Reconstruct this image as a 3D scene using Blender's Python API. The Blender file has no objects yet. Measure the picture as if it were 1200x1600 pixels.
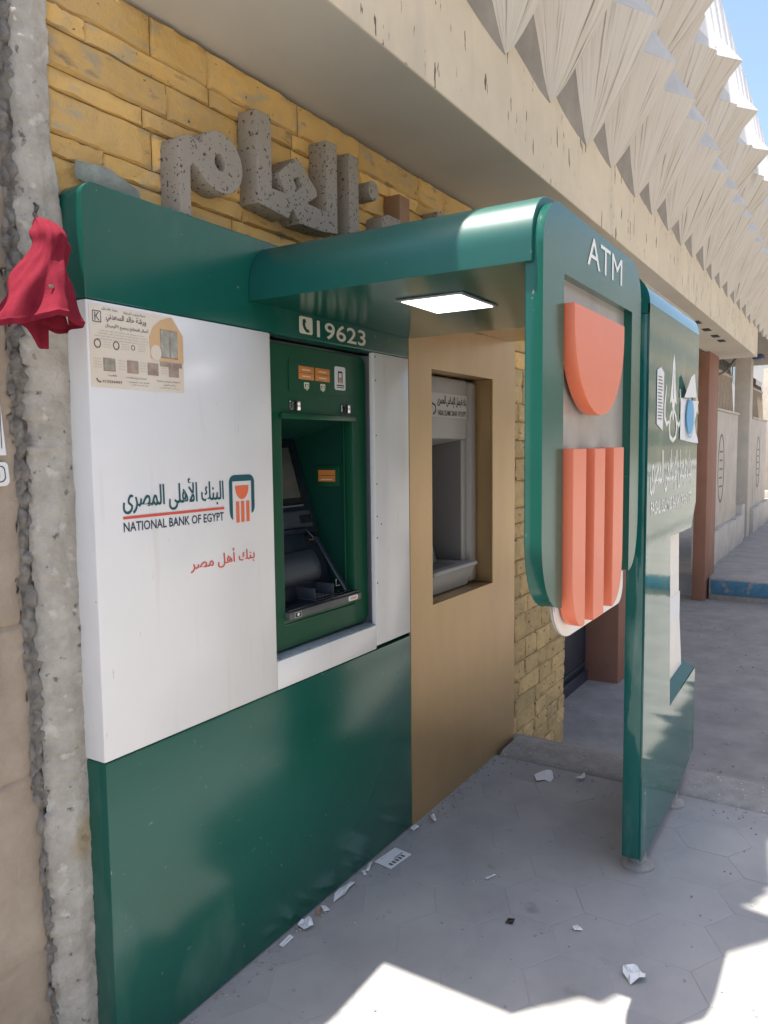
import bpy, bmesh, math, random
from mathutils import Vector, Matrix, noise
random.seed(7)
S = bpy.context.scene
COL = S.collection
R = math.radians

# ------------------------------------------------------------------ camera, sky, sun, exposure
PITCH, ROLL, YAW = R(4.7), R(0.63), R(31.8)
cam_d = bpy.data.cameras.new('camera')
cam = bpy.data.objects.new('camera', cam_d); COL.objects.link(cam)
fw = Vector((math.cos(YAW)*math.cos(PITCH), math.sin(YAW)*math.cos(PITCH), -math.sin(PITCH)))
rt = fw.cross(Vector((0, 0, 1))).normalized(); up = rt.cross(fw)
r2 = rt*math.cos(ROLL) - up*math.sin(ROLL); u2 = rt*math.sin(ROLL) + up*math.cos(ROLL)
M = Matrix((r2, u2, -fw)).transposed().to_4x4(); M.translation = (0, 0, 1.55)
cam.matrix_world = M
cam_d.sensor_fit = 'VERTICAL'; cam_d.sensor_height = 36; cam_d.lens = 27
cam_d.clip_start = 0.05; cam_d.clip_end = 600
S.camera = cam

SUN = Vector((-0.187, 0.160, 1.0)).normalized()
w = bpy.data.worlds.new('World'); S.world = w; w.use_nodes = True
nt = w.node_tree; bg = nt.nodes['Background']
sky = nt.nodes.new('ShaderNodeTexSky'); sky.sky_type = 'NISHITA'; sky.sun_disc = False
sky.sun_elevation = math.asin(SUN.z); sky.sun_rotation = math.atan2(SUN.x, SUN.y)
sky.dust_density = 2.5; sky.air_density = 1.0; sky.ozone_density = 1.5
nt.links.new(sky.outputs[0], bg.inputs[0]); bg.inputs[1].default_value = 0.12
sl = bpy.data.lights.new('sun', 'SUN'); sl.energy = 4.0; sl.angle = R(0.53); sl.color = (1.0, 0.95, 0.87)
so = bpy.data.objects.new('sun', sl); COL.objects.link(so)
so.rotation_euler = SUN.to_track_quat('Z', 'Y').to_euler(); so.location = (0, 0, 20)
S.view_settings.view_transform = 'Standard'; S.view_settings.look = 'None'
S.view_settings.gamma = 1; S.view_settings.use_curve_mapping = False
S.view_settings.exposure = 1.42

# ------------------------------------------------------------------ helpers
def tag(o, label=None, cat=None, group=None, kind=None):
    if label: o['label'] = label
    if cat: o['category'] = cat
    if group: o['group'] = group
    if kind: o['kind'] = kind
    return o

def empty(name, loc, label=None, cat=None, group=None, kind=None):
    o = bpy.data.objects.new(name, None); COL.objects.link(o); o.location = loc
    return tag(o, label, cat, group, kind)

def link(name, me, m=None, parent=None):
    o = bpy.data.objects.new(name, me); COL.objects.link(o)
    if m is not None and not me.materials:
        for x in (m if isinstance(m, (list, tuple)) else [m]): me.materials.append(x)
    if parent is not None:
        o.parent = parent; o.matrix_parent_inverse = Matrix.Translation(-abs_loc(parent))
    return o

def abs_loc(o):
    v = Vector(o.location)
    return v            # parents of parts stand unrotated; inner parts stay at their own origin

class MB:
    def __init__(s): s.bm = bmesh.new()
    def box(s, x0, x1, y0, y1, z0, z1, bev=0.0, seg=2, mi=0):
        n0 = len(s.bm.faces)
        r = bmesh.ops.create_cube(s.bm, size=1.0)
        vs = r['verts']
        for v in vs:
            v.co = Vector((x0 + (v.co.x+.5)*(x1-x0), y0 + (v.co.y+.5)*(y1-y0), z0 + (v.co.z+.5)*(z1-z0)))
        if bev > 0:
            es = list({e for v in vs for e in v.link_edges})
            bmesh.ops.bevel(s.bm, geom=es, offset=bev, segments=seg, affect='EDGES', profile=0.5, clamp_overlap=True)
        if mi:
            for f in list(s.bm.faces)[n0:]: f.material_index = mi
        return s
    def quad(s, *ps, mi=0):
        f = s.bm.faces.new([s.bm.verts.new(p) for p in ps]); f.material_index = mi; return s
    def tube(s, pts, r, n=8):
        pts = [Vector(p) for p in pts]; rings = []
        for i, p in enumerate(pts):
            d = (pts[min(i+1, len(pts)-1)] - pts[max(i-1, 0)]).normalized()
            a = d.orthogonal().normalized(); b = d.cross(a)
            rad = r[i] if isinstance(r, (list, tuple)) else r
            rings.append([s.bm.verts.new(p + (a*math.cos(k*2*math.pi/n) + b*math.sin(k*2*math.pi/n))*rad) for k in range(n)])
        for i in range(len(rings)-1):
            for k in range(n):
                s.bm.faces.new((rings[i][k], rings[i][(k+1) % n], rings[i+1][(k+1) % n], rings[i+1][k]))
        s.bm.faces.new(rings[0][::-1]); s.bm.faces.new(rings[-1]); return s
    def lathe(s, c, prof, n=20):
        rings = [[s.bm.verts.new((c[0]+r*math.cos(k*2*math.pi/n), c[1]+r*math.sin(k*2*math.pi/n), z)) for k in range(n)] for r, z in prof]
        for i in range(len(rings)-1):
            for k in range(n):
                s.bm.faces.new((rings[i][k], rings[i][(k+1) % n], rings[i+1][(k+1) % n], rings[i+1][k]))
        s.bm.faces.new(rings[0][::-1]); s.bm.faces.new(rings[-1]); return s
    def grid(s, P, mi=0):
        vs = [[s.bm.verts.new(p) for p in row] for row in P]
        for i in range(len(vs)-1):
            for j in range(len(vs[0])-1):
                f = s.bm.faces.new((vs[i][j], vs[i][j+1], vs[i+1][j+1], vs[i+1][j])); f.material_index = mi
        return s
    def mesh(s, name, smooth=None):
        bmesh.ops.recalc_face_normals(s.bm, faces=s.bm.faces) if smooth != 'keep' else None
        me = bpy.data.meshes.new(name); s.bm.to_mesh(me); s.bm.free()
        if smooth not in (None, 'keep'):
            for p in me.polygons: p.use_smooth = True
            if smooth < 3: me.set_sharp_from_angle(angle=smooth)
        return me
    def build(s, name, m=None, parent=None, smooth=R(35)):
        return link(name, s.mesh(name, smooth), m, parent)

def bx(name, m, parent, x0, x1, y0, y1, z0, z1, bev=0.003):
    return MB().box(x0, x1, y0, y1, z0, z1, bev).build(name, m, parent)

def rr(pts, seg=8):
    """polygon of (x, z, r): each corner rounded with radius r"""
    out = []; n = len(pts)
    for i, (x, z, r) in enumerate(pts):
        p = Vector((x, z)); a = Vector(pts[i-1][:2]); b = Vector(pts[(i+1) % n][:2])
        if r <= 0: out.append((x, z)); continue
        d1 = (a-p).normalized(); d2 = (b-p).normalized()
        ang = d1.angle(d2); t = r/math.tan(ang/2); c = p + (d1+d2).normalized()*(r/math.sin(ang/2))
        s0 = p+d1*t; e0 = p+d2*t; a0 = math.atan2(*(s0-c).yx); a1 = math.atan2(*(e0-c).yx)
        da = (a1-a0+math.pi) % (2*math.pi) - math.pi
        for k in range(seg+1):
            th = a0+da*k/seg; out.append((c.x+r*math.cos(th), c.y+r*math.sin(th)))
    return out

def curve_mesh(cu):
    o = bpy.data.objects.new('tmp', cu); COL.objects.link(o)
    bpy.context.view_layer.update()
    dg = bpy.context.evaluated_depsgraph_get()
    me = bpy.data.meshes.new_from_object(o.evaluated_get(dg))
    bpy.data.objects.remove(o); bpy.data.curves.remove(cu)
    me.materials.clear()
    return me

def shape_mesh(loops, y0, y1, bev=0.0):
    """outline in X-Z (with holes) extruded from y0 to y1"""
    cu = bpy.data.curves.new('shape', 'CURVE'); cu.dimensions = '2D'; cu.fill_mode = 'BOTH'
    cu.extrude = max((y1-y0)/2-bev, 1e-5)
    if bev: cu.bevel_depth = bev; cu.bevel_resolution = 1; cu.offset = -bev
    for L in loops:
        sp = cu.splines.new('POLY'); sp.points.add(len(L)-1); sp.use_cyclic_u = True
        for q, (x, z) in zip(sp.points, L): q.co = (x, z, 0, 1)
    me = curve_mesh(cu)
    ym = (y0+y1)/2
    for v in me.vertices: v.co = (v.co.x, ym - v.co.z, v.co.y)
    me.set_sharp_from_angle(angle=R(35))
    return me

def shape(name, loops, y0, y1, m, parent=None, bev=0.0):
    return link(name, shape_mesh(loops, y0, y1, bev), m, parent)

# Arabic letters: isolated, final, initial, medial forms
AR = {'ا': (0xFE8D, 2), 'أ': (0xFE83, 2), 'إ': (0xFE87, 2), 'ب': (0xFE8F, 4), 'ة': (0xFE93, 2), 'ت': (0xFE95, 4), 'ج': (0xFE9D, 4),
      'ح': (0xFEA1, 4), 'خ': (0xFEA5, 4), 'د': (0xFEA9, 2), 'ر': (0xFEAD, 2), 'ز': (0xFEAF, 2), 'س': (0xFEB1, 4), 'ش': (0xFEB5, 4),
      'ص': (0xFEB9, 4), 'ض': (0xFEBD, 4), 'ط': (0xFEC1, 4), 'ع': (0xFEC9, 4), 'غ': (0xFECD, 4), 'ف': (0xFED1, 4), 'ق': (0xFED5, 4), 'ك': (0xFED9, 4),
      'ل': (0xFEDD, 4), 'م': (0xFEE1, 4), 'ن': (0xFEE5, 4), 'ه': (0xFEE9, 4), 'و': (0xFEED, 2), 'ى': (0xFEEF, 2), 'ي': (0xFEF1, 4)}
LIG = {'ا': 0xFEFB, 'أ': 0xFEF7, 'إ': 0xFEF9}
def arabic(t):
    out = []; i = 0; prev = False
    while i < len(t):
        c = t[i]
        if c == 'ل' and i+1 < len(t) and t[i+1] in LIG:
            out.append(chr(LIG[t[i+1]] + (1 if prev else 0))); prev = False; i += 2; continue
        if c not in AR: out.append(c); prev = False; i += 1; continue
        base, n = AR[c]
        nxt = i+1 < len(t) and t[i+1] in AR
        if n == 4: out.append(chr(base + ((3 if nxt else 1) if prev else (2 if nxt else 0)))); prev = nxt
        else: out.append(chr(base + (1 if prev else 0))); prev = False
        i += 1
    return ''.join(reversed(out))

def text_mesh(body, res=3, offset=0.0):
    cu = bpy.data.curves.new('text', 'FONT'); cu.body = body; cu.resolution_u = res; cu.offset = offset
    return curve_mesh(cu)

def lettering(name, body, x0, x1, z0, z1, y, m, parent=None, res=2, bold=0.0, ratio=None, th=0.0):
    """flat lettering fitted into a box on a plane that faces the street (-Y)"""
    me = text_mesh(body, res, bold)
    xs = [v.co.x for v in me.vertices]; ys = [v.co.y for v in me.vertices]
    ax, bx_, ay, by = min(xs), max(xs), min(ys), max(ys)
    for v in me.vertices:
        v.co = (x0+(v.co.x-ax)/(bx_-ax)*(x1-x0), y, z0+(v.co.y-ay)/(by-ay)*(z1-z0))
    if th > 0:
        bm = bmesh.new(); bm.from_mesh(me)
        r = bmesh.ops.extrude_face_region(bm, geom=bm.faces[:])
        for e in r['geom']:
            if isinstance(e, bmesh.types.BMVert): e.co.y -= th
        bmesh.ops.recalc_face_normals(bm, faces=bm.faces); bm.to_mesh(me); bm.free()
    if any('\ufe70' <= ch <= '\ufeff' for ch in body) and x1-x0 > .2:
        bm = bmesh.new(); bm.from_mesh(me); g = bmesh.ops.duplicate(bm, geom=bm.verts[:]+bm.edges[:]+bm.faces[:])['geom']
        for e in g:
            if isinstance(e, bmesh.types.BMVert): e.co += Vector(((x1-x0)*.006, -.00008, -(z1-z0)*.008))
        bm.to_mesh(me); bm.free()
    return link(name, me, m, parent)

def join(name, parts, parent=None):
    """several meshes (objects) become one part"""
    bm = bmesh.new(); mats = []
    for o in parts:
        n0 = len(bm.faces); bm.from_mesh(o.data); mm = o.data.materials[0] if o.data.materials else None
        if mm not in mats: mats.append(mm)
        bm.faces.ensure_lookup_table()
        for f in bm.faces[n0:]: f.material_index = mats.index(mm)
    me = bpy.data.meshes.new(name); bm.to_mesh(me); bm.free()
    for x in mats: me.materials.append(x)
    for o in parts:
        d = o.data; bpy.data.objects.remove(o); bpy.data.meshes.remove(d)
    return link(name, me, None, parent)

# ------------------------------------------------------------------ materials
def mat(name, col, rough=0.6, metal=0.0, spec=0.5, var=0.0, scale=6.0, bump=0.0, bscale=60.0, col2=None, blotch=None, bdist=0.004, rvar=0.0, stretch=None, rnd=0.0, coat=0.0, emit=0.0, world=False):
    m = bpy.data.materials.new(name); m.use_nodes = True
    n = m.node_tree.nodes; l = m.node_tree.links; p = n['Principled BSDF']
    p.inputs['Roughness'].default_value = rough; p.inputs['Metallic'].default_value = metal
    p.inputs['Specular IOR Level'].default_value = spec; p.inputs['Coat Weight'].default_value = coat
    p.inputs['Coat Roughness'].default_value = 0.05
    c = (*col, 1)
    p.inputs['Base Color'].default_value = c
    if emit:
        p.inputs['Emission Color'].default_value = c; p.inputs['Emission Strength'].default_value = emit
    tc = n.new('ShaderNodeTexCoord'); vec = tc.outputs['Object'] if not world else n.new('ShaderNodeNewGeometry').outputs['Position']
    base_vec = vec
    if stretch:
        mp = n.new('ShaderNodeMapping'); mp.inputs['Scale'].default_value = stretch
        l.new(vec, mp.inputs['Vector']); vec = mp.outputs[0]
    last = None
    if col2 or var:
        if not col2: col2 = tuple(max(0, x*(1-var)) for x in col)
        nz = n.new('ShaderNodeTexNoise'); nz.inputs['Scale'].default_value = scale; nz.inputs['Detail'].default_value = 9; nz.inputs['Roughness'].default_value = 0.65
        l.new(vec, nz.inputs['Vector'])
        cr = n.new('ShaderNodeValToRGB'); cr.color_ramp.elements[0].position = 0.35; cr.color_ramp.elements[1].position = 0.68
        cr.color_ramp.elements[0].color = (*col2, 1); cr.color_ramp.elements[1].color = c
        l.new(nz.outputs['Fac'], cr.inputs['Fac']); last = cr.outputs['Color']
        if rvar:
            mr = n.new('ShaderNodeMapRange'); mr.inputs[3].default_value = max(0.02, rough-rvar); mr.inputs[4].default_value = rough+rvar
            l.new(nz.outputs['Fac'], mr.inputs[0]); l.new(mr.outputs[0], p.inputs['Roughness'])
    for (bc, bs, lo, hi, st) in (blotch or []):
        nz = n.new('ShaderNodeTexNoise'); nz.inputs['Scale'].default_value = bs; nz.inputs['Detail'].default_value = 6
        if st:
            mp = n.new('ShaderNodeMapping'); mp.inputs['Scale'].default_value = st
            l.new(base_vec, mp.inputs['Vector']); l.new(mp.outputs[0], nz.inputs['Vector'])
        else: l.new(base_vec, nz.inputs['Vector'])
        cr = n.new('ShaderNodeValToRGB'); cr.color_ramp.elements[0].position = lo; cr.color_ramp.elements[1].position = hi
        cr.color_ramp.elements[0].color = (0, 0, 0, 1); cr.color_ramp.elements[1].color = (1, 1, 1, 1)
        l.new(nz.outputs['Fac'], cr.inputs['Fac'])
        mx = n.new('ShaderNodeMix'); mx.data_type = 'RGBA'
        l.new(cr.outputs['Color'], mx.inputs['Factor'])
        if last: l.new(last, mx.inputs[6])
        else: mx.inputs[6].default_value = c
        mx.inputs[7].default_value = (*bc, 1); last = mx.outputs[2]
    if rnd:
        oi = n.new('ShaderNodeObjectInfo'); mr = n.new('ShaderNodeMapRange'); mr.inputs[3].default_value = 1-rnd; mr.inputs[4].default_value = 1+rnd*.6
        l.new(oi.outputs['Random'], mr.inputs[0])
        mx = n.new('ShaderNodeMix'); mx.data_type = 'RGBA'; mx.blend_type = 'MULTIPLY'; mx.inputs['Factor'].default_value = 1
        if last: l.new(last, mx.inputs[6])
        else: mx.inputs[6].default_value = c
        cb = n.new('ShaderNodeCombineColor')
        for k in range(3): l.new(mr.outputs[0], cb.inputs[k])
        l.new(cb.outputs[0], mx.inputs[7]); last = mx.outputs[2]
    if last: l.new(last, p.inputs['Base Color'])
    if bump:
        nz = n.new('ShaderNodeTexNoise'); nz.inputs['Scale'].default_value = bscale; nz.inputs['Detail'].default_value = 8; nz.inputs['Roughness'].default_value = 0.7
        l.new(vec, nz.inputs['Vector'])
        b = n.new('ShaderNodeBump'); b.inputs['Strength'].default_value = bump; b.inputs['Distance'].default_value = bdist
        l.new(nz.outputs['Fac'], b.inputs['Height']); l.new(b.outputs[0], p.inputs['Normal'])
    return m

GREEN = mat('green_panel', (0.007, 0.098, 0.07), 0.21, var=0.14, scale=2.5, rvar=0.05, bump=0.05, bscale=3.0, bdist=0.01, blotch=[((0.10, 0.19, 0.145), 3.5, 0.60, 0.95, (1, 1, .5)), ((0.20, 0.22, 0.17), 60, 0.715, 0.75, (1.8, 1, .6)), ((0.12, 0.17, 0.13), 24, 0.71, 0.78, (.7, 1, 2.0))])
GREEN_DEEP = mat('green_plastic', (0.006, 0.075, 0.036), 0.35, var=0.1, scale=5)
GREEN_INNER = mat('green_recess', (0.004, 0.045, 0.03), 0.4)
GREEN_MATT = mat('green_canopy', (0.007, 0.095, 0.075), 0.40, var=0.14, scale=2.5, bump=0.05, bscale=3.0, bdist=0.01, blotch=[((0.12, 0.19, 0.15), 4, 0.62, 0.95, (1, .5, 1)), ((0.18, 0.22, 0.17), 60, 0.715, 0.75, None)])
TEAL = mat('glossy_green_sign', (0.010, 0.105, 0.088), 0.045, var=0.1, scale=3, bump=0.04, bscale=2.2, bdist=0.02, blotch=[((0.16, 0.24, 0.19), 7, 0.60, 0.85, (1, 1, 0.25)), ((0.25, 0.29, 0.24), 55, 0.70, 0.74, (.6, 1, .3)), ((0.02, 0.05, 0.04), 40, 0.73, 0.76, (2, 1, .3))])
WHITE = mat('white_panel', (0.75, 0.735, 0.71), 0.22, var=0.06, scale=2.0, bump=0.03, bscale=2.5, bdist=0.01, rvar=.08, blotch=[((0.62, 0.59, 0.54), 9, 0.60, 0.9, (3, 1, .25)), ((0.40, 0.36, 0.31), 75, 0.73, 0.76, (.5, 1, 1.6)), ((0.52, 0.47, 0.40), 38, 0.72, 0.76, (3.0, 1, .35))])
WHITE_PLAIN = mat('white_print', (0.78, 0.77, 0.72), 0.5)
SILL = mat('sill_grey', (0.42, 0.47, 0.52), 0.5, var=0.3, scale=40, blotch=[((0.2, 0.2, 0.2), 60, 0.62, 0.7, None)])
GREY_METAL = mat('grey_metal', (0.36, 0.37, 0.40), 0.4, metal=0.4, var=0.1, scale=8)
DARK_GAP = mat('dark_gap', (0.02, 0.02, 0.02), 0.8)
NAVY = mat('navy_plastic', (0.012, 0.018, 0.032), 0.3, var=0.2, scale=12)
DECK = mat('deck_plastic', (0.012, 0.014, 0.022), 0.25)
DECK_FRONT = mat('deck_edge', (0.10, 0.10, 0.10), 0.4, var=0.2, scale=30)
SCREEN = mat('screen_glass', (0.13, 0.12, 0.10), 0.10, col2=(0.07, 0.075, 0.07), scale=5)  # brown-grey reflection on the glass put into its base colour
HOOD = mat('grey_blue_plastic', (0.045, 0.055, 0.068), 0.38)
CHROME = mat('chrome', (0.75, 0.75, 0.76), 0.12, metal=1.0)
BLACK = mat('black_plastic', (0.012, 0.012, 0.014), 0.2)
ORANGE_TAG = mat('orange_tag', (0.62, 0.22, 0.05), 0.5)
ORANGE = mat('orange_acrylic', (0.72, 0.175, 0.085), 0.34, var=0.08, scale=3, blotch=[((0.35, 0.12, 0.08), 40, 0.74, 0.80, (1, 1, 0.4))])
ACRYLIC = mat('backing_acrylic', (0.40, 0.37, 0.33), 0.3, var=0.25, scale=9, stretch=(1, 1, 0.35))
ACRYLIC_W = mat('white_acrylic', (0.72, 0.68, 0.62), 0.4)
GOLD = mat('gold_panel', (0.51, 0.345, 0.17), 0.33, metal=0.5, var=0.16, scale=2.5, bump=0.05, bscale=4, stretch=(1, 1, 0.4), blotch=[((0.22, 0.14, 0.08), 9, 0.74, 0.80, (3, 1, 0.3))])
GREY_ATM = mat('grey_atm', (0.40, 0.385, 0.365), 0.42, var=0.06, scale=8)
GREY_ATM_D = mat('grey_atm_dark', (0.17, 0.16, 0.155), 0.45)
PLATE = mat('sign_plate', (0.50, 0.48, 0.44), 0.4)
INK = mat('ink', (0.02, 0.02, 0.02), 0.6)
INK_GREEN = mat('ink_green', (0.012, 0.085, 0.10), 0.5)
INK_NAVY = mat('ink_navy', (0.02, 0.04, 0.075), 0.5)
INK_RED = mat('ink_red', (0.62, 0.09, 0.06), 0.5)
INK_ORANGE = mat('ink_orange', (0.72, 0.15, 0.06), 0.5)
CREAMINK = mat('cream_print', (0.70, 0.66, 0.55), 0.5)
LAMP = mat('lamp_diffuser', (1.0, 0.98, 0.95), 0.4, emit=1.5)
CREAM = mat('cream_paint', (0.72, 0.60, 0.42), 0.75, var=0.14, scale=3.0, bump=0.35, bscale=45, bdist=0.004,
            blotch=[((0.55, 0.46, 0.34), 5, 0.55, 0.75, (1, 1, 0.2)), ((0.12, 0.085, 0.055), 17, 0.645, 0.665, (2.2, 1, 0.42))])
SOFFIT = mat('soffit_paint', (0.56, 0.515, 0.44), 0.8, var=0.12, scale=1.5, bump=0.15, bscale=40)
TOOTH_SIDE = mat('tooth_side_shaded', (0.33, 0.29, 0.24), 0.8, var=0.25, scale=6, bump=0.3, bscale=50)  # same concrete, darkened: shade of the side facets put into the colour
TOOTH_TOP = mat('tooth_top_skylit', (0.60, 0.575, 0.53), 0.8, var=0.15, scale=9, bump=0.3, bscale=50)  # same concrete, lighter: skylight on the upper facets put into the colour
PARAPET = mat('parapet_sunlit_white', (0.80, 0.78, 0.74), 0.7, var=0.06, scale=3)  # whiter than the teeth so the band looks sunlit
STONE = mat('yellow_stone', (0.77, 0.475, 0.14), 0.78, col2=(0.64, 0.42, 0.165), scale=9, bump=0.9, bscale=30, bdist=0.012, rnd=0.18,
            blotch=[((0.50, 0.40, 0.25), 11, 0.55, 0.72, (1, 1, 2.2)), ((0.28, 0.21, 0.14), 9, 0.63, 0.74, (1, 1, 3.0)), ((0.07, 0.045, 0.03), 34, 0.70, 0.74, (1, 1, 1.6))])
STONE_P = mat('pale_stone', (0.66, 0.47, 0.21), 0.8, col2=(0.50, 0.36, 0.17), scale=8, bump=0.9, bscale=26, bdist=0.02, rnd=0.15,
              blotch=[((0.12, 0.085, 0.05), 20, 0.62, 0.70, (1, 1, 1.8))])
MORTAR = mat('mortar', (0.42, 0.27, 0.09), 0.9, var=0.4, scale=20, bump=0.5, bscale=80)
PLASTER = mat('grey_plaster', (0.53, 0.49, 0.42), 0.9, col2=(0.37, 0.335, 0.28), scale=16, bump=1.0, bscale=35, bdist=0.012,
              blotch=[((0.15, 0.135, 0.12), 30, 0.64, 0.70, None), ((0.58, 0.54, 0.47), 25, 0.60, 0.68, None), ((0.42, 0.30, 0.15), 5, 0.60, 0.72, (1, 1, .5))])
CRACK = mat('crack_mortar', (0.37, 0.34, 0.30), 0.95, col2=(0.23, 0.21, 0.185), scale=24, bump=1.0, bscale=50, bdist=0.02, blotch=[((0.36, 0.34, 0.30), 30, 0.60, 0.68, None)])
LEFTWALL = mat('brown_render', (0.40, 0.325, 0.25), 0.88, col2=(0.29, 0.23, 0.17), scale=6, bump=0.5, bscale=70, bdist=.006,
               blotch=[((0.15, 0.10, 0.07), 5, 0.60, 0.8, (1.5, 1, 0.35)), ((0.42, 0.37, 0.30), 10, 0.68, 0.75, (2, 1, 0.4))])
TERRAZZO = mat('terrazzo', (0.31, 0.27, 0.215), 0.7, var=0.12, scale=7, bump=0.2, bscale=80, blotch=[((0.05, 0.04, 0.035), 105, 0.605, 0.64, None)])  # letter colour lowered to carry the shade under the soffit
TERRAZZO_BROWN = mat('terrazzo_rust', (0.30, 0.17, 0.09), 0.8, var=0.2, scale=14, bump=0.2)
PAVER = mat('paver', (0.345, 0.335, 0.325), 0.88, world=True, col2=(0.29, 0.28, 0.27), scale=4, bump=0.3, bscale=120, bdist=0.002, rnd=0.04,
            blotch=[((0.385, 0.37, 0.345), 2.2, 0.45, 0.7, None), ((0.22, 0.205, 0.19), 7, 0.66, 0.78, None), ((0.42, 0.40, 0.36), 60, 0.72, 0.76, None)])
DUST = mat('dusty_bed', (0.352, 0.340, 0.326), 0.92, world=True, var=0.14, scale=7, bump=0.3, bscale=150, blotch=[((0.29, 0.28, 0.265), 2.5, 0.5, 0.8, None)])
KERB = mat('kerb_concrete', (0.36, 0.34, 0.31), 0.9, col2=(0.25, 0.235, 0.215), scale=12, bump=0.8, bscale=60, bdist=0.008, blotch=[((0.6, 0.58, 0.54), 70, 0.66, 0.70, None)])
DRIVE = mat('driveway_asphalt', (0.30, 0.285, 0.265), 0.92, col2=(0.215, 0.205, 0.195), scale=4, bump=0.4, bscale=160, bdist=0.004, blotch=[((0.55, 0.53, 0.5), 90, 0.70, 0.74, None)])
ROAD = mat('road_asphalt', (0.31, 0.285, 0.25), 0.9, var=0.2, scale=2, bump=0.2, bscale=100)
FARPAVE = mat('far_pavement', (0.36, 0.335, 0.30), 0.92, var=0.25, scale=4, bump=0.4, bscale=30)
BLUE = mat('blue_kerb_paint', (0.075, 0.215, 0.33), 0.8, var=0.3, scale=14, bump=0.4, blotch=[((0.26, 0.25, 0.235), 6, 0.58, 0.66, None)])
BROWN = mat('brown_pillar', (0.30, 0.145, 0.095), 0.75, var=0.15, scale=5, bump=0.15, blotch=[((0.33, 0.25, 0.2), 3, 0.62, 0.85, (1, 1, 0.4))])
DOOR = mat('blue_steel_door', (0.035, 0.042, 0.06), 0.45, var=0.3, scale=6, blotch=[((0.11, 0.11, 0.115), 9, 0.66, 0.8, None)])
FENCE = mat('fence_concrete', (0.60, 0.535, 0.455), 0.88, var=0.18, scale=3, bump=0.3, bscale=40, blotch=[((0.33, 0.29, 0.25), 3, 0.6, 0.8, (1, 1, 0.4))])
FENCE_P = mat('fence_plinth', (0.58, 0.53, 0.46), 0.88, var=0.2, scale=4, bump=0.3, bscale=40)
IRON = mat('beige_iron', (0.45, 0.36, 0.27), 0.6, var=0.2, scale=10)
IRON_D = mat('dark_iron', (0.10, 0.09, 0.08), 0.6)
FARWHITE = mat('far_white_wall', (0.80, 0.78, 0.73), 0.85, var=0.06, scale=1)
GLASS_D = mat('far_window', (0.03, 0.035, 0.04), 0.1)
REDCLOTH = mat('red_fabric', (0.21, 0.017, 0.032), 0.95, spec=0.1, var=0.15, scale=30, bump=0.5, bscale=220, bdist=0.003)
PAPER = mat('white_paper', (0.74, 0.74, 0.73), 0.7, var=0.06, scale=9)
PAPER_B = mat('beige_paper', (0.66, 0.55, 0.41), 0.7, col2=(0.70, 0.64, 0.54), scale=3)
PHOTO1 = mat('print_photo', (0.44, 0.33, 0.25), 0.7, col2=(0.22, 0.16, 0.14), scale=38)
PHOTO2 = mat('print_tan', (0.66, 0.43, 0.22), 0.7, var=0.15, scale=8)
PHOTO3 = mat('print_window', (0.52, 0.50, 0.45), 0.7, col2=(0.25, 0.25, 0.18), scale=22)
PRINT_INK = mat('print_ink', (0.14, 0.11, 0.10), 0.7)
POSTER_BLUE = mat('poster_blue', (0.10, 0.36, 0.60), 0.5)
CARD_BROWN = mat('brown_scrap', (0.42, 0.24, 0.13), 0.8)
FOLIAGE = mat('foliage', (0.06, 0.095, 0.03), 0.6, col2=(0.035, 0.06, 0.02), scale=2)
BARK = mat('bark', (0.12, 0.09, 0.065), 0.9, var=0.3, scale=8)

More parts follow.
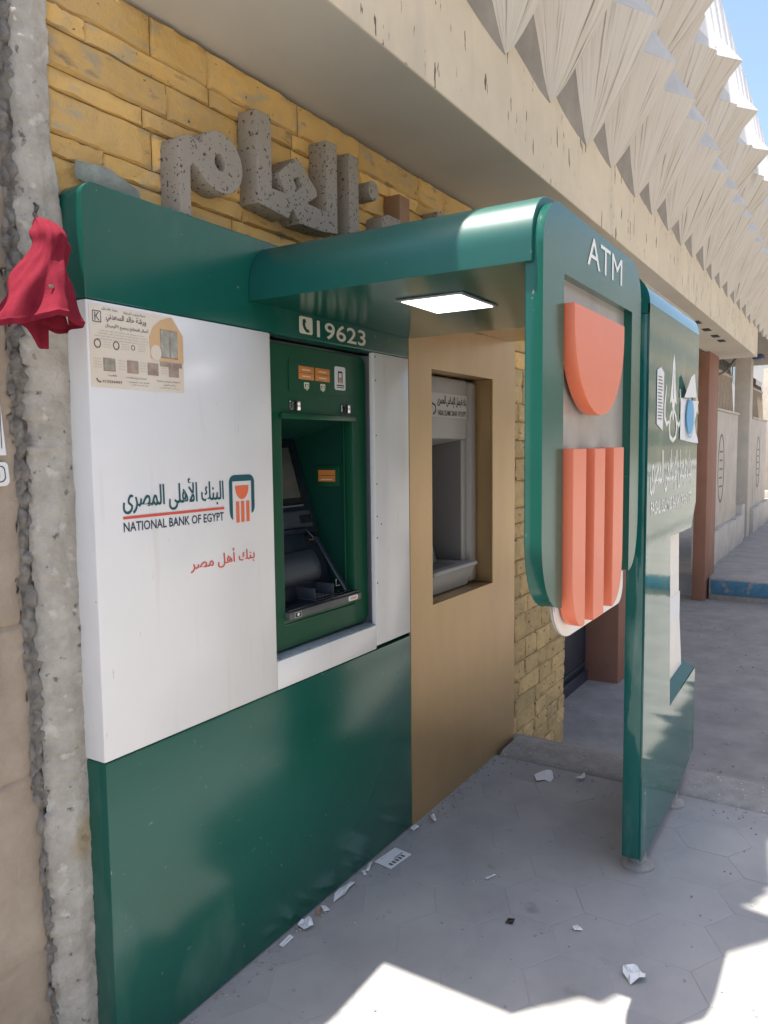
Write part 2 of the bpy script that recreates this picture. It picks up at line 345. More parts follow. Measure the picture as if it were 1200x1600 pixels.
def tooth_mat():
    m = bpy.data.materials.new('striated_concrete'); m.use_nodes = True
    n = m.node_tree.nodes; l = m.node_tree.links; p = n['Principled BSDF']; p.inputs['Roughness'].default_value = 0.85
    uv = n.new('ShaderNodeUVMap'); uv.uv_map = 'UVMap'
    oi = n.new('ShaderNodeObjectInfo'); cb = n.new('ShaderNodeCombineXYZ'); sc = n.new('ShaderNodeMath'); sc.operation = 'MULTIPLY'; sc.inputs[1].default_value = 37
    l.new(oi.outputs['Random'], sc.inputs[0]); l.new(sc.outputs[0], cb.inputs[2])
    ad = n.new('ShaderNodeVectorMath'); ad.operation = 'ADD'; l.new(uv.outputs[0], ad.inputs[0]); l.new(cb.outputs[0], ad.inputs[1])
    mp = n.new('ShaderNodeMapping'); mp.inputs['Scale'].default_value = (29, 1.1, 1); l.new(ad.outputs[0], mp.inputs['Vector'])
    nz = n.new('ShaderNodeTexNoise'); nz.inputs['Scale'].default_value = 1.0; nz.inputs['Detail'].default_value = 4; l.new(mp.outputs[0], nz.inputs['Vector'])
    cr = n.new('ShaderNodeValToRGB'); e = cr.color_ramp.elements
    e[0].position = 0.30; e[0].color = (0.27, 0.21, 0.165, 1); e[1].position = 0.42; e[1].color = (0.565, 0.515, 0.44, 1)
    x = e.new(0.75); x.color = (0.67, 0.625, 0.55, 1)
    l.new(nz.outputs['Fac'], cr.inputs['Fac'])
    tc = n.new('ShaderNodeTexCoord'); n2 = n.new('ShaderNodeTexNoise'); n2.inputs['Scale'].default_value = 5; n2.inputs['Detail'].default_value = 6
    l.new(tc.outputs['Object'], n2.inputs['Vector'])
    mx = n.new('ShaderNodeMix'); mx.data_type = 'RGBA'; mr = n.new('ShaderNodeMapRange'); mr.inputs[1].default_value = 0.4; mr.inputs[2].default_value = 0.75; mr.inputs[4].default_value = 0.75
    l.new(n2.outputs['Fac'], mr.inputs[0]); l.new(mr.outputs[0], mx.inputs['Factor']); l.new(cr.outputs['Color'], mx.inputs[6]); mx.inputs[7].default_value = (0.62, 0.575, 0.505, 1)
    l.new(mx.outputs[2], p.inputs['Base Color'])
    b = n.new('ShaderNodeBump'); b.inputs['Strength'].default_value = 0.5; b.inputs['Distance'].default_value = 0.006
    l.new(nz.outputs['Fac'], b.inputs['Height']); l.new(b.outputs[0], p.inputs['Normal'])
    return m
TOOTH = tooth_mat()

# ------------------------------------------------------------------ ground, pavements, road
DZ = -0.39
pav = MB().box(-9, 3.50, -1.9, 1.62, -0.3, -0.0007, 0).build('pavement', DUST); tag(pav, kind='structure')
hexes = []
for k in range(4):
    b = MB(); rad = 0.141; c = []
    for ring, (rd, z) in enumerate(((rad, -0.03), (rad, -0.0006), (rad-0.0025, 0.0))):
        c.append([b.bm.verts.new((rd*math.cos(R(60*i+30)) + random.uniform(-.001, .001), rd*math.sin(R(60*i+30)) + random.uniform(-.001, .001), z)) for i in range(6)])
    for a in range(2):
        for i in range(6): b.bm.faces.new((c[a][i], c[a][(i+1) % 6], c[a+1][(i+1) % 6], c[a+1][i]))
    b.bm.faces.new(c[2]); me = b.mesh('paver'); me.materials.append(PAVER); hexes.append(me)
px = 0.141*math.sqrt(3)+0.0025; py = 0.141*1.5+0.0022
for j in range(-5, 8):
    for i in range(1, 16):
        x = 0.2 + i*px + (px/2 if j % 2 else 0); y = 0.02 + j*py
        if x > 3.36 or y > 1.44 or x < 0.7: continue
        o = link('paver', hexes[random.randrange(4)], None, pav)
        o.location = (x, y, random.uniform(-0.0006, 0.0010)); o.rotation_euler = (random.uniform(-.002, .002), random.uniform(-.002, .002), R(60*random.randrange(6)))
def rough_sheet(name, xs, ys, zf, m, amp, parent=None):
    b = MB(); b.grid([[(x, y, zf(x, y) + noise.fractal(Vector((x*3, y*3, 1.3)), 1.0, 2.0, 4)*amp) for y in ys] for x in xs]); return b.build(name, m, parent, smooth=3.1)
fr = lambda a, b, n: [a+(b-a)*i/n for i in range(n+1)]
def dz(x, y):
    if x < 3.95: return -0.04
    return max(DZ, -0.05 - 0.425*(x-3.95))
drive = rough_sheet('driveway', fr(3.80, 4.8, 10)+fr(4.9, 10.45, 40), fr(-1.9, 2.1, 40), dz, DRIVE, 0.006); tag(drive, kind='structure')
ks = empty('kerb_strip', (3.66, 0, 0), kind='structure')
y = 1.50; k = 0
while y > -1.9:                          # rough edging blocks along the end of the pavement
    L = random.uniform(0.7, 1.0); y1 = max(y-L, -1.9)
    b = MB(); P = []
    for i, (x, z) in enumerate(((3.495, -0.05), (3.497, 0.004), (3.53, 0.014), (3.57, 0.018), (3.64, 0.020), (3.72, 0.021), (3.76, 0.019), (3.785, 0.008), (3.79, -0.2))):
        row = []
        for q in range(9):
            yy = y + (y1-y)*(0.002 + 0.996*q/8)
            nn = noise.fractal(Vector((x*8, yy*8, 4)), 1.0, 2.0, 4)
            row.append((x + nn*0.010 - 0.10*max(0, 0.62-yy)*0.2, yy, z + nn*0.009))
        P.append(row)
    b.grid(P); b.build('edging_block', KERB, ks, smooth=3.1); y = y1; k += 1
road = MB().box(-60, 120, -9.5, -2.05, -0.5, -0.15).build('road', ROAD); tag(road, kind='structure')
street_kerb = MB().box(-9, 3.50, -2.05, -1.9, -0.4, 0.01, 0.01).build('street_kerb', KERB); tag(street_kerb, kind='structure')
ground = MB().box(-200, 400, -250, 250, -1.2, -0.52).build('ground', DUST); tag(ground, kind='structure')
far_pav = rough_sheet('far_pavement', fr(10.42, 45, 80), fr(-1.9, 2.2, 24), lambda x, y: -0.13, FARPAVE, 0.02); tag(far_pav, kind='structure')
fk = empty('painted_kerb', (10.36, 0, -0.13), kind='structure')
y = 1.58
while y > -1.9:
    y1 = max(y-0.8, -1.9)
    b = MB().box(10.30, 10.44, y1+0.004, y-0.004, -0.44, -0.125, 0.012)
    b.build('kerb_stone', KERB, fk)
    MB().box(10.292, 10.299, y1+0.006, y-0.03, -0.31+random.uniform(-.01, .01), -0.140, 0.002).build('blue_paint', BLUE, fk)
    y = y1
lowroad = MB().box(3.6, 10.5, -9.5, -1.8, -0.6, DZ-0.02).build('road_entry', DRIVE); tag(lowroad, kind='structure')
opp = MB().box(-60, 120, -14, -9.5, -0.5, 0.0).build('opposite_pavement', FARPAVE); tag(opp, kind='structure')

# ------------------------------------------------------------------ the building: stone wall, beam, pyramids
bld = empty('bank_building', (3, 1.6, 0), 'cream concrete building with yellow stone wall and overhanging rows of concrete pyramids', 'building')
wl = MB()
HOLES = (1.26, 3.66, 2.0)
wl.box(1.142, 1.26, 1.615, 1.9, -0.05, 2.62); wl.box(1.26, 3.66, 1.615, 1.9, 2.0, 2.68)
wl.box(3.66, 4.81, 1.615, 1.9, -0.5, 2.68); wl.box(1.26, 3.66, 1.86, 1.9, -0.05, 1.998, mi=1)
sw = wl.build('stone_wall', [MORTAR, DARK_GAP], bld)
def stone(x0, x1, z0, z1, m):
    nx, nz = 8, 4; g = 0.0015; b = MB(); P = []
    off = random.uniform(0, 100); pr = random.uniform(0.0, 0.005)
    for i in range(nz+3):
        row = []
        for j in range(nx+3):
            u = min(max((j-1)/nx, 0), 1); v = min(max((i-1)/nz, 0), 1)
            edge = j in (0, nx+2) or i in (0, nz+2)
            x = x0+g+(x1-x0-2*g)*(0.03+0.94*u if not edge else u); z = z0+g+(z1-z0-2*g)*(0.06+0.88*v if not edge else v)
            ins = min(u, 1-u, .12)/.12*min(v, 1-v, .3)/.3
            yy = 1.613 if edge else 1.606-pr - 0.008*noise.fractal(Vector((x*20+off, z*30, off)), 1, 2, 3)
            if not edge:
                x += random.uniform(-.003, .003); z += random.uniform(-.0025, .0025)
            row.append((x, yy, z))
        P.append(row)
    b.grid(P); return b.build('stone', m, sw, smooth=R(50))
def course(z0, z1, xa, xb, m, lo=0.22, hi=0.52):
    x = xa; first = True
    while x < xb-0.01:
        L = random.uniform(lo, hi)*(random.uniform(.3, 1) if first else 1); x1 = x+L
        if xb-x1 < 0.12: x1 = xb
        stone(x, x1, z0, z1, m); x = x1; first = False
zs = [1.98, 2.07, 2.14, 2.235, 2.285, 2.385, 2.435, 2.525, 2.575, 2.68]
for a, b_ in zip(zs, zs[1:]):
    course(a, b_, 1.135, 4.81, STONE, .20, .55)
z = -0.40
while z < 1.97:
    h = random.choice((0.085, 0.10, 0.125, 0.15)); z1 = z+h
    if 1.98-z1 < 0.07: z1 = 1.98
    course(z, z1, 3.72, 4.81, STONE_P, 0.14, 0.34)
    if z > -0.02: stone(1.135, 1.30, z, z1, STONE_P)
    z = z1
# beam with its smooth plaster underside
bb = MB()
bb.box(1.36, 11.2, 1.19, 1.66, 2.69, 3.16, 0.006)
for f in bb.bm.faces:
    if f.normal.z < -0.7: f.material_index = 1
bb.bm.normal_update()
for f in bb.bm.faces:
    f.material_index = 1 if f.normal.z < -0.6 else 0
me = bb.mesh('beam', 'keep'); link('beam', me, [CREAM, SOFFIT], bld)
for x in (7.69, 8.24, 8.78, 9.2):
    MB().box(x-0.09, x+0.09, 1.30, 1.37, 2.684, 2.689, 0.002).build('vent_slot', DARK_GAP, bld)
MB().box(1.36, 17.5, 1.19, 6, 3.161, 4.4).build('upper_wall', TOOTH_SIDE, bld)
pp = MB()  # folds and lean shaped so the facets catch the sun
for k in range(-2, 32):
    xk = 2.83+0.236+0.472*k; z4 = 4.06; ty, tz = 1.05, 5.02
    A_, B_, C_ = (xk-.30, 1.12, z4), (xk+.02, .86, z4), (xk+.172, 1.12, z4)
    pp.quad(A_, B_, (xk+.02, ty, tz), (xk-.30, ty, tz)); pp.quad(B_, C_, (xk+.172, ty, tz), (xk+.02, ty, tz))
    pp.quad((xk-.30, ty, tz), (xk+.02, ty, tz), (xk+.02, 1.6, tz+.03), (xk-.30, 1.6, tz+.03)); pp.quad((xk+.02, ty, tz), (xk+.172, ty, tz), (xk+.172, 1.6, tz+.03), (xk+.02, 1.6, tz+.03))
    pp.quad(A_, B_, C_, (xk-.06, 1.19, z4))
pp.build('parapet', PARAPET, bld, smooth=None)
def tooth(x, z0, zb, px, py, pw, top, sd, scale=1.0):
    """one concrete pyramid: tip on the wall at (x, z0); its ribbed face leans out to a corner at height zb"""
    b = MB(); H = zb-z0; n = 7; Y0 = 1.19
    uvl = b.bm.loops.layers.uv.new('UVMap')
    blunt = lambda t: 1-math.exp(-t*14)
    A = lambda t: Vector((x-pw*t-.034*blunt(t), Y0-0.06*t-0.004, z0+H*t))
    B = lambda t: Vector((x+.040*blunt(t)-px*t, Y0-py*(t**0.93)-0.004, z0+H*t))
    W = lambda t: Vector((x-pw*0.92*t, Y0, z0+0.07*t**1.6))
    Rr = lambda t: Vector((x+0.07*min(1, t*3), Y0, z0+H*t))
    ts = [0, .06, .16, .3, .5, .75, 1]
    def strip(F, G, mi, cols=10):
        rows = []
        for t in ts:
            p, q = F(t), G(t); row = []
            for k in range(cols+1):
                v = p.lerp(q, k/cols)
                nn = noise.noise(Vector((v.x*14+sd, v.z*14, v.y*14)))*0.004*min(1, t*4)
                row.append((b.bm.verts.new(v + Vector((0, nn, 0))), k/cols, t))
            rows.append(row)
        for i in range(len(rows)-1):
            for k in range(cols):
                q4 = (rows[i][k], rows[i][k+1], rows[i+1][k+1], rows[i+1][k])
                f = b.bm.faces.new([q[0] for q in q4]); f.material_index = mi; f.smooth = True
                for lp, q in zip(f.loops, q4): lp[uvl].uv = (q[1], q[2])
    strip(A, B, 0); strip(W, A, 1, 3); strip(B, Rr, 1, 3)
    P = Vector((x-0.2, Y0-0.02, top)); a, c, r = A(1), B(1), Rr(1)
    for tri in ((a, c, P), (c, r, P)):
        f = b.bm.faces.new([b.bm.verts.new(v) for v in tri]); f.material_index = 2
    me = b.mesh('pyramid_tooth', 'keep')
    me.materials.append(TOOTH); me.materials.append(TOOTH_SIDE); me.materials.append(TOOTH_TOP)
    return link('pyramid_tooth', me, None, bld)
jit = {0: -.03, 1: .01, 2: .10, 3: .02, 4: .12, 5: .03, 6: .07, 7: .01, 9: .10}
for k in range(-2, 31):
    x = 2.83+0.472*k + jit.get(k, random.uniform(-.05, .06))*0.5
    tooth(x, 3.02+random.uniform(-.012, .015), 3.49+random.uniform(-.02, .02), 0.05, 0.33, 0.48, 3.97, k*7.1)
    tooth(x+0.236, 3.50+random.uniform(-.02, .02), 4.05+random.uniform(-.02, .02), 0.05, 0.33, 0.48, 4.5, k*3.3+50)
    if k % 2 == 0: tooth(x+0.05, 3.64, 4.07, 0.04, 0.44, 0.46, 4.55, k*5.7+90)
# pillars and the steel door in the recess
bx('pillar', BROWN, bld, 6.22, 6.75, 1.625, 2.05, -0.45, 2.69, 0.01)
bx('pillar', BROWN, bld, 10.15, 10.86, 1.60, 1.75, -0.45, 2.69, 0.01)
bx('recess_wall', CREAM, bld, 6.7, 10.3, 2.02, 2.2, -0.5, 2.69, 0)
bx('recess_wall', CREAM, bld, 4.70, 4.81, 1.91, 2.1, -0.5, 2.69, 0)
dr = MB().box(4.75, 6.22, 1.90, 1.94, DZ, 2.3, 0.004).build('door', DOOR, bld)
for x0, x1 in ((4.86, 5.50), (5.54, 6.14)):
    for z0, z1 in ((-0.22, 0.46), (0.58, 1.3), (1.42, 2.1)):
        MB().box(x0, x1, 1.886, 1.899, z0, z1, 0.01).build('door_panel', DOOR, dr)
        fr4 = MB()
        fr4.box(x0-.03, x1+.03, 1.878, 1.8985, z0-.03, z0-.002, .004); fr4.box(x0-.03, x1+.03, 1.878, 1.8985, z1+.002, z1+.03, .004)
        fr4.box(x0-.03, x0-.002, 1.878, 1.8985, z0-.001, z1+.001, .004); fr4.box(x1+.002, x1+.03, 1.878, 1.8985, z0-.001, z1+.001, .004)
        fr4.build('door_moulding', DOOR, dr)
MB().box(4.83, 6.22, 1.872, 1.8975, DZ, DZ+0.10, .006).build('door_rail', DOOR, dr)

# ------------------------------------------------------------------ neighbouring wall at the left: render, open joint, plaster strip
nb = empty('neighbour_wall', (0.6, 1.6, 0), 'weathered brown rendered wall with a broken grey plaster joint left of the green booth', 'wall')
def wall_patch(name, m, x0f, x1f, nx, nz, yf, parent):
    b = MB(); P = []
    for i in range(nz+1):
        z = -0.02 + 2.62*i/nz; row = []
        for j in range(nx+1):
            x = x0f(z) + (x1f(z)-x0f(z))*j/nx; row.append((x, yf(x, z, j/nx), z))
        P.append(row)
    b.grid(P); return b.build(name, m, parent, smooth=3.1)
nf = lambda x, z, s, o=0: noise.fractal(Vector((x*s+o, z*s, o)), 1.0, 2.0, 5)
def vor(x, z):
    d = noise.voronoi(Vector((x, 0.5, z)))[0]; return d[0], d[1]-d[0]
xa = lambda z: 1.047+0.026*max(0, 1-z/1.25)+0.008*noise.noise(Vector((0, z*4, 5)))+0.006*(noise.cell(Vector((2, z*22, 2)))) +0.004*noise.noise(Vector((0, z*60, 2)))
xb = lambda z: 1.074+0.006*noise.noise(Vector((3, z*4, 8)))+0.007*(noise.cell(Vector((1, z*16, 2))))+0.005*noise.noise(Vector((1, z*55, 2)))
def jointy(x, z, u):
    f1, e1 = vor(x*38, z*24); return 1.622+0.022*f1-0.006*min(1, e1*3)+0.006*nf(x, z, 60, 5)
def leftwall(x, z, u):
    j = min(abs(z-c-.035*(x-1)) for c in (.36, .80, 1.16, 1.95))
    return 1.616+0.003*nf(x, z, 5)+0.0025*nf(x, z, 30, 4)+(0.02*max(0, (u-.97)/.03)**2)+.010*max(0, 1-j/.008)
wall_patch('render', LEFTWALL, lambda z: -0.2, xa, 90, 320, leftwall, nb)
wall_patch('joint', CRACK, lambda z: xa(z)-.014, lambda z: xb(z)+.014, 20, 620, jointy, nb)
xr = lambda z: (1.150 if z > 2.25 else 1.150+.024*min(1, (2.25-z)/.2) + .03*max(0, min(1, (1.25-z)/.3))) + .006*noise.noise(Vector((4, z*6, 1)))+.004*noise.cell(Vector((6, z*14, 2)))
wall_patch('plaster_strip', PLASTER, xb, xr, 26, 520, lambda x, z, u: 1.618-.027*min(1, u/.45)+0.003*nf(x, z, 12, 9)+.003*nf(x, z, 40, 2)-.003*vor(x*30, z*18)[0]+(0.014*max(0, 1-u/.06))+.012*max(0, (u-.96)/.04), nb)
bx('render_core', LEFTWALL, nb, -3, -0.19, 1.615, 1.655, -.02, 2.59, 0)
bk = MB().box(-3, 1.12, 1.645, 1.95, -0.05, 2.59).build('core', LEFTWALL, nb)
# papers on it at the edge of the picture
po = empty('poster', (0.97, 1.58, 1.62), 'plain white paper notice on the brown wall, above the framed sticker', 'notice')
shape('sheet', [[(0.80, 1.785), (0.990, 1.790), (1.004, 1.60), (1.008, 1.545), (0.80, 1.545)]], 1.6055, 1.6065, PAPER, po)
bx('rule', INK, po, 0.997, 0.9985, 1.6042, 1.6047, 1.56, 1.74, 0)
po2 = empty('poster', (0.97, 1.58, 1.5), 'white rounded sticker with dark frame on the brown wall, below the paper notice', 'sticker')
shape('sheet', [rr([(0.80, 1.53, 0), (1.010, 1.53, .01), (1.014, 1.478, .012), (0.80, 1.470, 0)])], 1.6055, 1.6065, PAPER, po2)
shape('frame', [rr([(0.80, 1.522, 0), (1.002, 1.522, .01), (1.005, 1.486, .012), (0.80, 1.479, 0)]), rr([(0.801, 1.520, 0), (1.000, 1.520, .009), (1.003, 1.488, .011), (0.801, 1.481, 0)])], 1.6042, 1.6047, INK, po2)
bx('mark', INK, po2, 0.982, 0.990, 1.6042, 1.6047, 1.495, 1.510, 0)

# ------------------------------------------------------------------ green bank booth
YF = 1.52; YB = 1.60
nbe = empty('bank_booth', (1.9, 1.56, 0), 'green and white bank booth with hooded canopy and ATM sign', 'bank booth')
def P3(name, m, x0, x1, z0, z1, bev=.004, y0=YF, y1=YB, lab=None):
    o = bx(name, m, nbe, x0, x1, y0, y1, z0, z1, bev)
    if lab: o['label'] = lab
    return o
me = shape_mesh([rr([(1.165, 1.903, 0), (2.645, 1.903, 0), (2.645, 2.165, 0.01), (1.165, 2.168, 0.035)])], YF, YB, 0.003)
link('header_panel', me, GREEN, nbe)
P3('side_panel', WHITE, 1.165, 1.813, .802, 1.901)
P3('side_panel', WHITE, 2.392, 2.645, .812, 1.901, .003, YF, YF+.022)
P3('side_return', GREY_METAL, 2.430, 2.645, .82, 1.895, 0, YF+.023, 1.602)
P3('base_panel', GREEN, 1.168, 2.645, .004, .799)
P3('sill_panel', WHITE, 1.815, 2.390, .802, .893, .003, YF, YF+.008)
P3('sill', SILL, 1.815, 2.42, .870, .8955, .002, YF+.009, 1.62)
shape('opening_frame', [[(1.70, .80), (2.50, .80), (2.50, 1.90), (1.70, 1.90)], [(1.80, .90), (2.407, .90), (2.407, 1.888), (1.80, 1.888)]], 1.603, 1.612, GREY_METAL, nbe)
for x, z in ((2.40, 1.885), (2.40, 1.80), (2.402, 1.60), (2.402, 1.42), (2.402, 1.30), (2.402, 1.22), (2.43, 1.27), (2.40, 1.05)):
    MB().box(x-.0025, x+.0025, YF-.0015, YF-.0002, z-.0025, z+.0025, 0).build('screw', INK, nbe)
# hooded canopy: arch cross-section run out from the booth
XL, XR = 1.722, 2.655
me = shape_mesh([rr([(XL, 1.980, 0), (XR, 1.980, 0), (XR, 2.152, .115), (XL, 2.152, .125)], 12)], .66, 1.519, 0.003)
link('canopy', me, [GREEN_MATT, GREEN], nbe)
for p_ in me.polygons:
    if p_.normal.z < -.9: p_.material_index = 1
outer = rr([(1.735, 2.135, .115), (2.655, 2.135, .115), (2.655, 1.143, 0)], 12)
def qcurve(p0, p1, p2, n=10): return [((1-t)**2*p0[0]+2*t*(1-t)*p1[0]+t*t*p2[0], (1-t)**2*p0[1]+2*t*(1-t)*p1[1]+t*t*p2[1]) for t in fr(0, 1, n)]
top = rr([(1.735, 1.325, 0), (1.735, 2.135, .115), (2.655, 2.135, .115), (2.655, 1.335, 0)], 12)
ring = top + qcurve((2.655, 1.33), (2.65, 1.15), (2.545, 1.145)) + [(2.545, 1.978), (1.880, 1.978)] + qcurve((1.880, 1.142), (1.745, 1.155), (1.735, 1.32))
me = shape_mesh([ring], .636, .680, 0.002); link('sign_frame', me, GREEN, nbe)
shape('sign_backing', [rr([(1.876, 1.985, 0), (2.552, 1.985, 0), (2.552, 1.042, .06), (1.876, 1.042, .13)])], .662, .668, ACRYLIC, nbe)
shape('sign_backing', [rr([(1.876, 1.142, 0), (2.552, 1.142, 0), (2.552, 1.040, .06), (1.874, 1.040, .13)])], .6555, .6605, ACRYLIC_W, nbe)
lettering('lettering', 'ATM', 2.065, 2.412, 2.035, 2.112, .6348, WHITE_PLAIN, nbe, 3)
hs = [(1.892, 1.906), (2.362, 1.906), (2.362, 1.87)] + [(2.127+.235*math.cos(a), 1.868-.232*math.sin(a)) for a in fr(0.12, math.pi-.12, 22)] + [(1.892, 1.87)]
shape('emblem_bowl', [hs], .612, .650, ORANGE, nbe, .002)
shape('emblem_bar', [[(1.892, 1.545), (2.000, 1.545), (2.000, 1.078)] + qcurve((1.985, 1.074), (1.897, 1.085), (1.892, 1.22))], .612, .650, ORANGE, nbe, .002)
shape('emblem_bar', [[(2.076, 1.545), (2.176, 1.545), (2.176, 1.072), (2.076, 1.072)]], .612, .650, ORANGE, nbe, .002)
shape('emblem_bar', [[(2.264, 1.547), (2.374, 1.547)] + qcurve((2.374, 1.23), (2.368, 1.09), (2.275, 1.078)) + [(2.264, 1.077)]], .612, .650, ORANGE, nbe, .002)
lf = MB().box(1.945, 2.195, .945, 1.160, 1.9745, 1.9788, .001).build('lamp_frame', GREY_METAL, nbe)
MB().box(1.958, 2.182, .958, 1.147, 1.9725, 1.9742, .0005).build('diffuser', LAMP, lf)
# print on the white panel
YP = YF-.0012
lettering('lettering', arabic('البنك الأهلى المصرى'), 1.247, 1.594, 1.398, 1.478, YP, INK_GREEN, nbe, 4, 0)
bx('underline', INK_RED, nbe, 1.247, 1.596, YP-.0003, YP+.0003, 1.3855, 1.3925, 0)
lettering('lettering', 'NATIONAL BANK OF EGYPT', 1.247, 1.594, 1.354, 1.378, YP, INK_NAVY, nbe, 2, .014)
lettering('lettering', arabic('بنك أهل مصر'), 1.462, 1.718, 1.222, 1.272, YP, INK_RED, nbe, 4, 0)
lg = [shape('a', [rr([(1.618, 1.386, 0), (1.618, 1.48, .022), (1.724, 1.48, .022), (1.724, 1.386, 0)]) + qcurve((1.724, 1.385), (1.722, 1.37), (1.711, 1.366), 4) + [(1.711, 1.462), (1.631, 1.462)] + qcurve((1.631, 1.352), (1.619, 1.358), (1.618, 1.38), 4)], YP-.0003, YP+.0003, INK_GREEN),
      shape('b', [[(1.643, 1.449), (1.699, 1.449)] + [(1.671+.028*math.cos(a), 1.446-.028*math.sin(a)*1.3) for a in fr(.1, math.pi-.1, 12)]], YP-.0003, YP+.0003, INK_ORANGE)]
for x in (1.645, 1.666, 1.688): lg.append(shape('c', [[(x, 1.404), (x+.013, 1.404), (x+.013, 1.343), (x, 1.343)]], YP-.0003, YP+.0003, INK_ORANGE))
join('emblem', lg, nbe)
ph = [shape('p', [rr([(1.955, 1.972, .008), (2.024, 1.972, .008), (2.024, 1.918, .008), (1.955, 1.918, .008)])], YP-.0003, YP+.0003, CREAMINK)]
hand = [(1.972, 1.962), (1.985, 1.965), (1.990, 1.956), (1.984, 1.951), (1.985, 1.943), (1.992, 1.934), (2.001, 1.933), (2.009, 1.927), (2.001, 1.923), (1.988, 1.924), (1.977, 1.933), (1.971, 1.946)]
ph.append(shape('h', [hand], YP-.0012, YP-.0008, GREEN_DEEP))
join('phone_symbol', ph, nbe)
lettering('lettering', '19623', 2.048, 2.338, 1.915, 1.970, YP, CREAMINK, nbe, 3, .012)

# ------------------------------------------------------------------ green cash machine in it
gm = empty('cash_machine', (2.1, 1.6, .92), 'dark green cash machine with orange tags set into the white panel', 'cash machine')
shape('front_frame', [rr([(1.795, .905, .0), (2.403, .905, .035), (2.403, 1.886, .035), (1.795, 1.886, .0)]), [(1.913, 1.655), (2.315, 1.655), (2.315, .985), (1.913, .985)]], 1.565, 1.60, GREEN_DEEP, gm, .003)
bx('lower_panel', GREEN_DEEP, gm, 1.914, 2.314, 1.568, 1.59, .986, 1.000, .001)
bx('brow', GREEN_DEEP, gm, 1.90, 2.318, 1.548, 1.566, 1.648, 1.668, .006)
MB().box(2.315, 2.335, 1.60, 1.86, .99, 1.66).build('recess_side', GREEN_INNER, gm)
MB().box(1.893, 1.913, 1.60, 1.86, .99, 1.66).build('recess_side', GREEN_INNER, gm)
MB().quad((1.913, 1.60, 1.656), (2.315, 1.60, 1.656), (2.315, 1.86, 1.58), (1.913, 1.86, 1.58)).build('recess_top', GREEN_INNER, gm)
def slope(z): return 1.636+0.185*(z-1.0)/0.6      # leaning fascia
def sloped(x0, x1, z0, z1, out, th):
    b = MB(); y0, y1 = slope(z0)-out, slope(z1)-out
    vs = [(x0, y0, z0), (x1, y0, z0), (x1, y1, z1), (x0, y1, z1), (x0, y0+th, z0), (x1, y0+th, z0), (x1, y1+th, z1), (x0, y1+th, z1)]
    v = [b.bm.verts.new(p) for p in vs]
    for f in ((0, 1, 2, 3), (5, 4, 7, 6), (1, 5, 6, 2), (4, 0, 3, 7), (3, 2, 6, 7), (4, 5, 1, 0)): b.bm.faces.new([v[i] for i in f])
    bmesh.ops.bevel(b.bm, geom=b.bm.edges[:], offset=.004, segments=2, affect='EDGES', profile=.5)
    return b
sloped(1.914, 2.295, 1.0, 1.66, 0.0, .03).build('fascia', NAVY, gm)
sloped(1.93, 2.255, 1.355, 1.575, .008, .02).build('bezel', BLACK, gm)
sloped(1.945, 2.235, 1.375, 1.560, .0095, .012).build('screen', SCREEN, gm)
sloped(1.93, 2.26, 1.27, 1.33, .012, .03).build('button_bar', HOOD, gm)
sloped(2.205, 2.275, 1.205, 1.245, .014, .03).build('card_reader', BLACK, gm)
sloped(2.213, 2.267, 1.222, 1.227, .0155, .004).build('card_slot', GREY_METAL, gm)
sloped(2.19, 2.26, 1.285, 1.312, .0145, .004).build('receipt_slot', BLACK, gm)
sloped(1.95, 2.235, 1.345, 1.350, .010, .004).build('bezel_strip', GREY_METAL, gm)
b = MB(); P = []
for x in fr(1.93, 2.215, 8):
    r_ = []; e = max(0, abs((x-2.07)/.145)-.75)*.10
    for t in fr(0, 1, 10):
        z = 1.085+.105*t; r_.append((x, slope(z)-.010-(.036-e*.6)*math.sin(t*math.pi)**.6, z))
    P.append(r_)
b.grid(P); b.build('keypad_hood', HOOD, gm, smooth=3.1)
b = MB(); b.tube([(1.95, slope(1.27)-.02, 1.262), (2.19, slope(1.27)-.02, 1.262), (2.225, slope(1.24)-.035, 1.235), (2.245, slope(1.1)-.07, 1.10), (2.25, slope(1.04)-.09, 1.045)], .009, 8); b.build('grip_rail', NAVY, gm)
dk = MB().box(1.914, 2.326, 1.553, 1.70, 1.026, 1.034, .002).build('deck', DECK, gm)
bx('deck_edge', DECK_FRONT, gm, 1.912, 2.328, 1.546, 1.5975, 1.000, 1.0255, .003)
lines = MB()
for (x0, x1, y0, y1) in ((2.08, 2.082, 1.57, 1.66), (2.19, 2.192, 1.57, 1.66), (2.08, 2.19, 1.567, 1.569), (2.225, 2.30, 1.575, 1.577), (2.225, 2.30, 1.625, 1.627), (2.225, 2.227, 1.576, 1.626), (2.298, 2.30, 1.576, 1.626), (2.26, 2.268, 1.60, 1.606)):
    lines.box(x0, x1, y0, y1, 1.0343, 1.0347)
lines.build('printed_marks', GREY_METAL, dk)
for x in (2.085, 2.195):
    b = MB(); b.box(x, x+.003, 1.575, 1.675, 1.0345, 1.075, .001); b.build('key_guard', HOOD, dk)
kb = MB()
for i in range(4):
    for j in range(4): kb.box(2.098+i*.022, 2.114+i*.022, 1.585+j*.019, 1.599+j*.019, 1.0345, 1.040, .002, 1)
kb.build('keys', DECK_FRONT, dk)
bx('sticker', GREY_METAL, gm, 1.936, 1.972, 1.5452, 1.5457, 1.003, 1.0235, 0); bx('sticker_print', INK, gm, 1.940, 1.968, 1.5446, 1.545, 1.006, 1.0205, 0)
shape('sticker_emblem', [rr([(1.948, 1.0195, .003), (1.962, 1.0185, .003), (1.956, 1.008, .003), (1.949, 1.009, .003)], 3)], 1.5439, 1.5443, WHITE_PLAIN, gm)
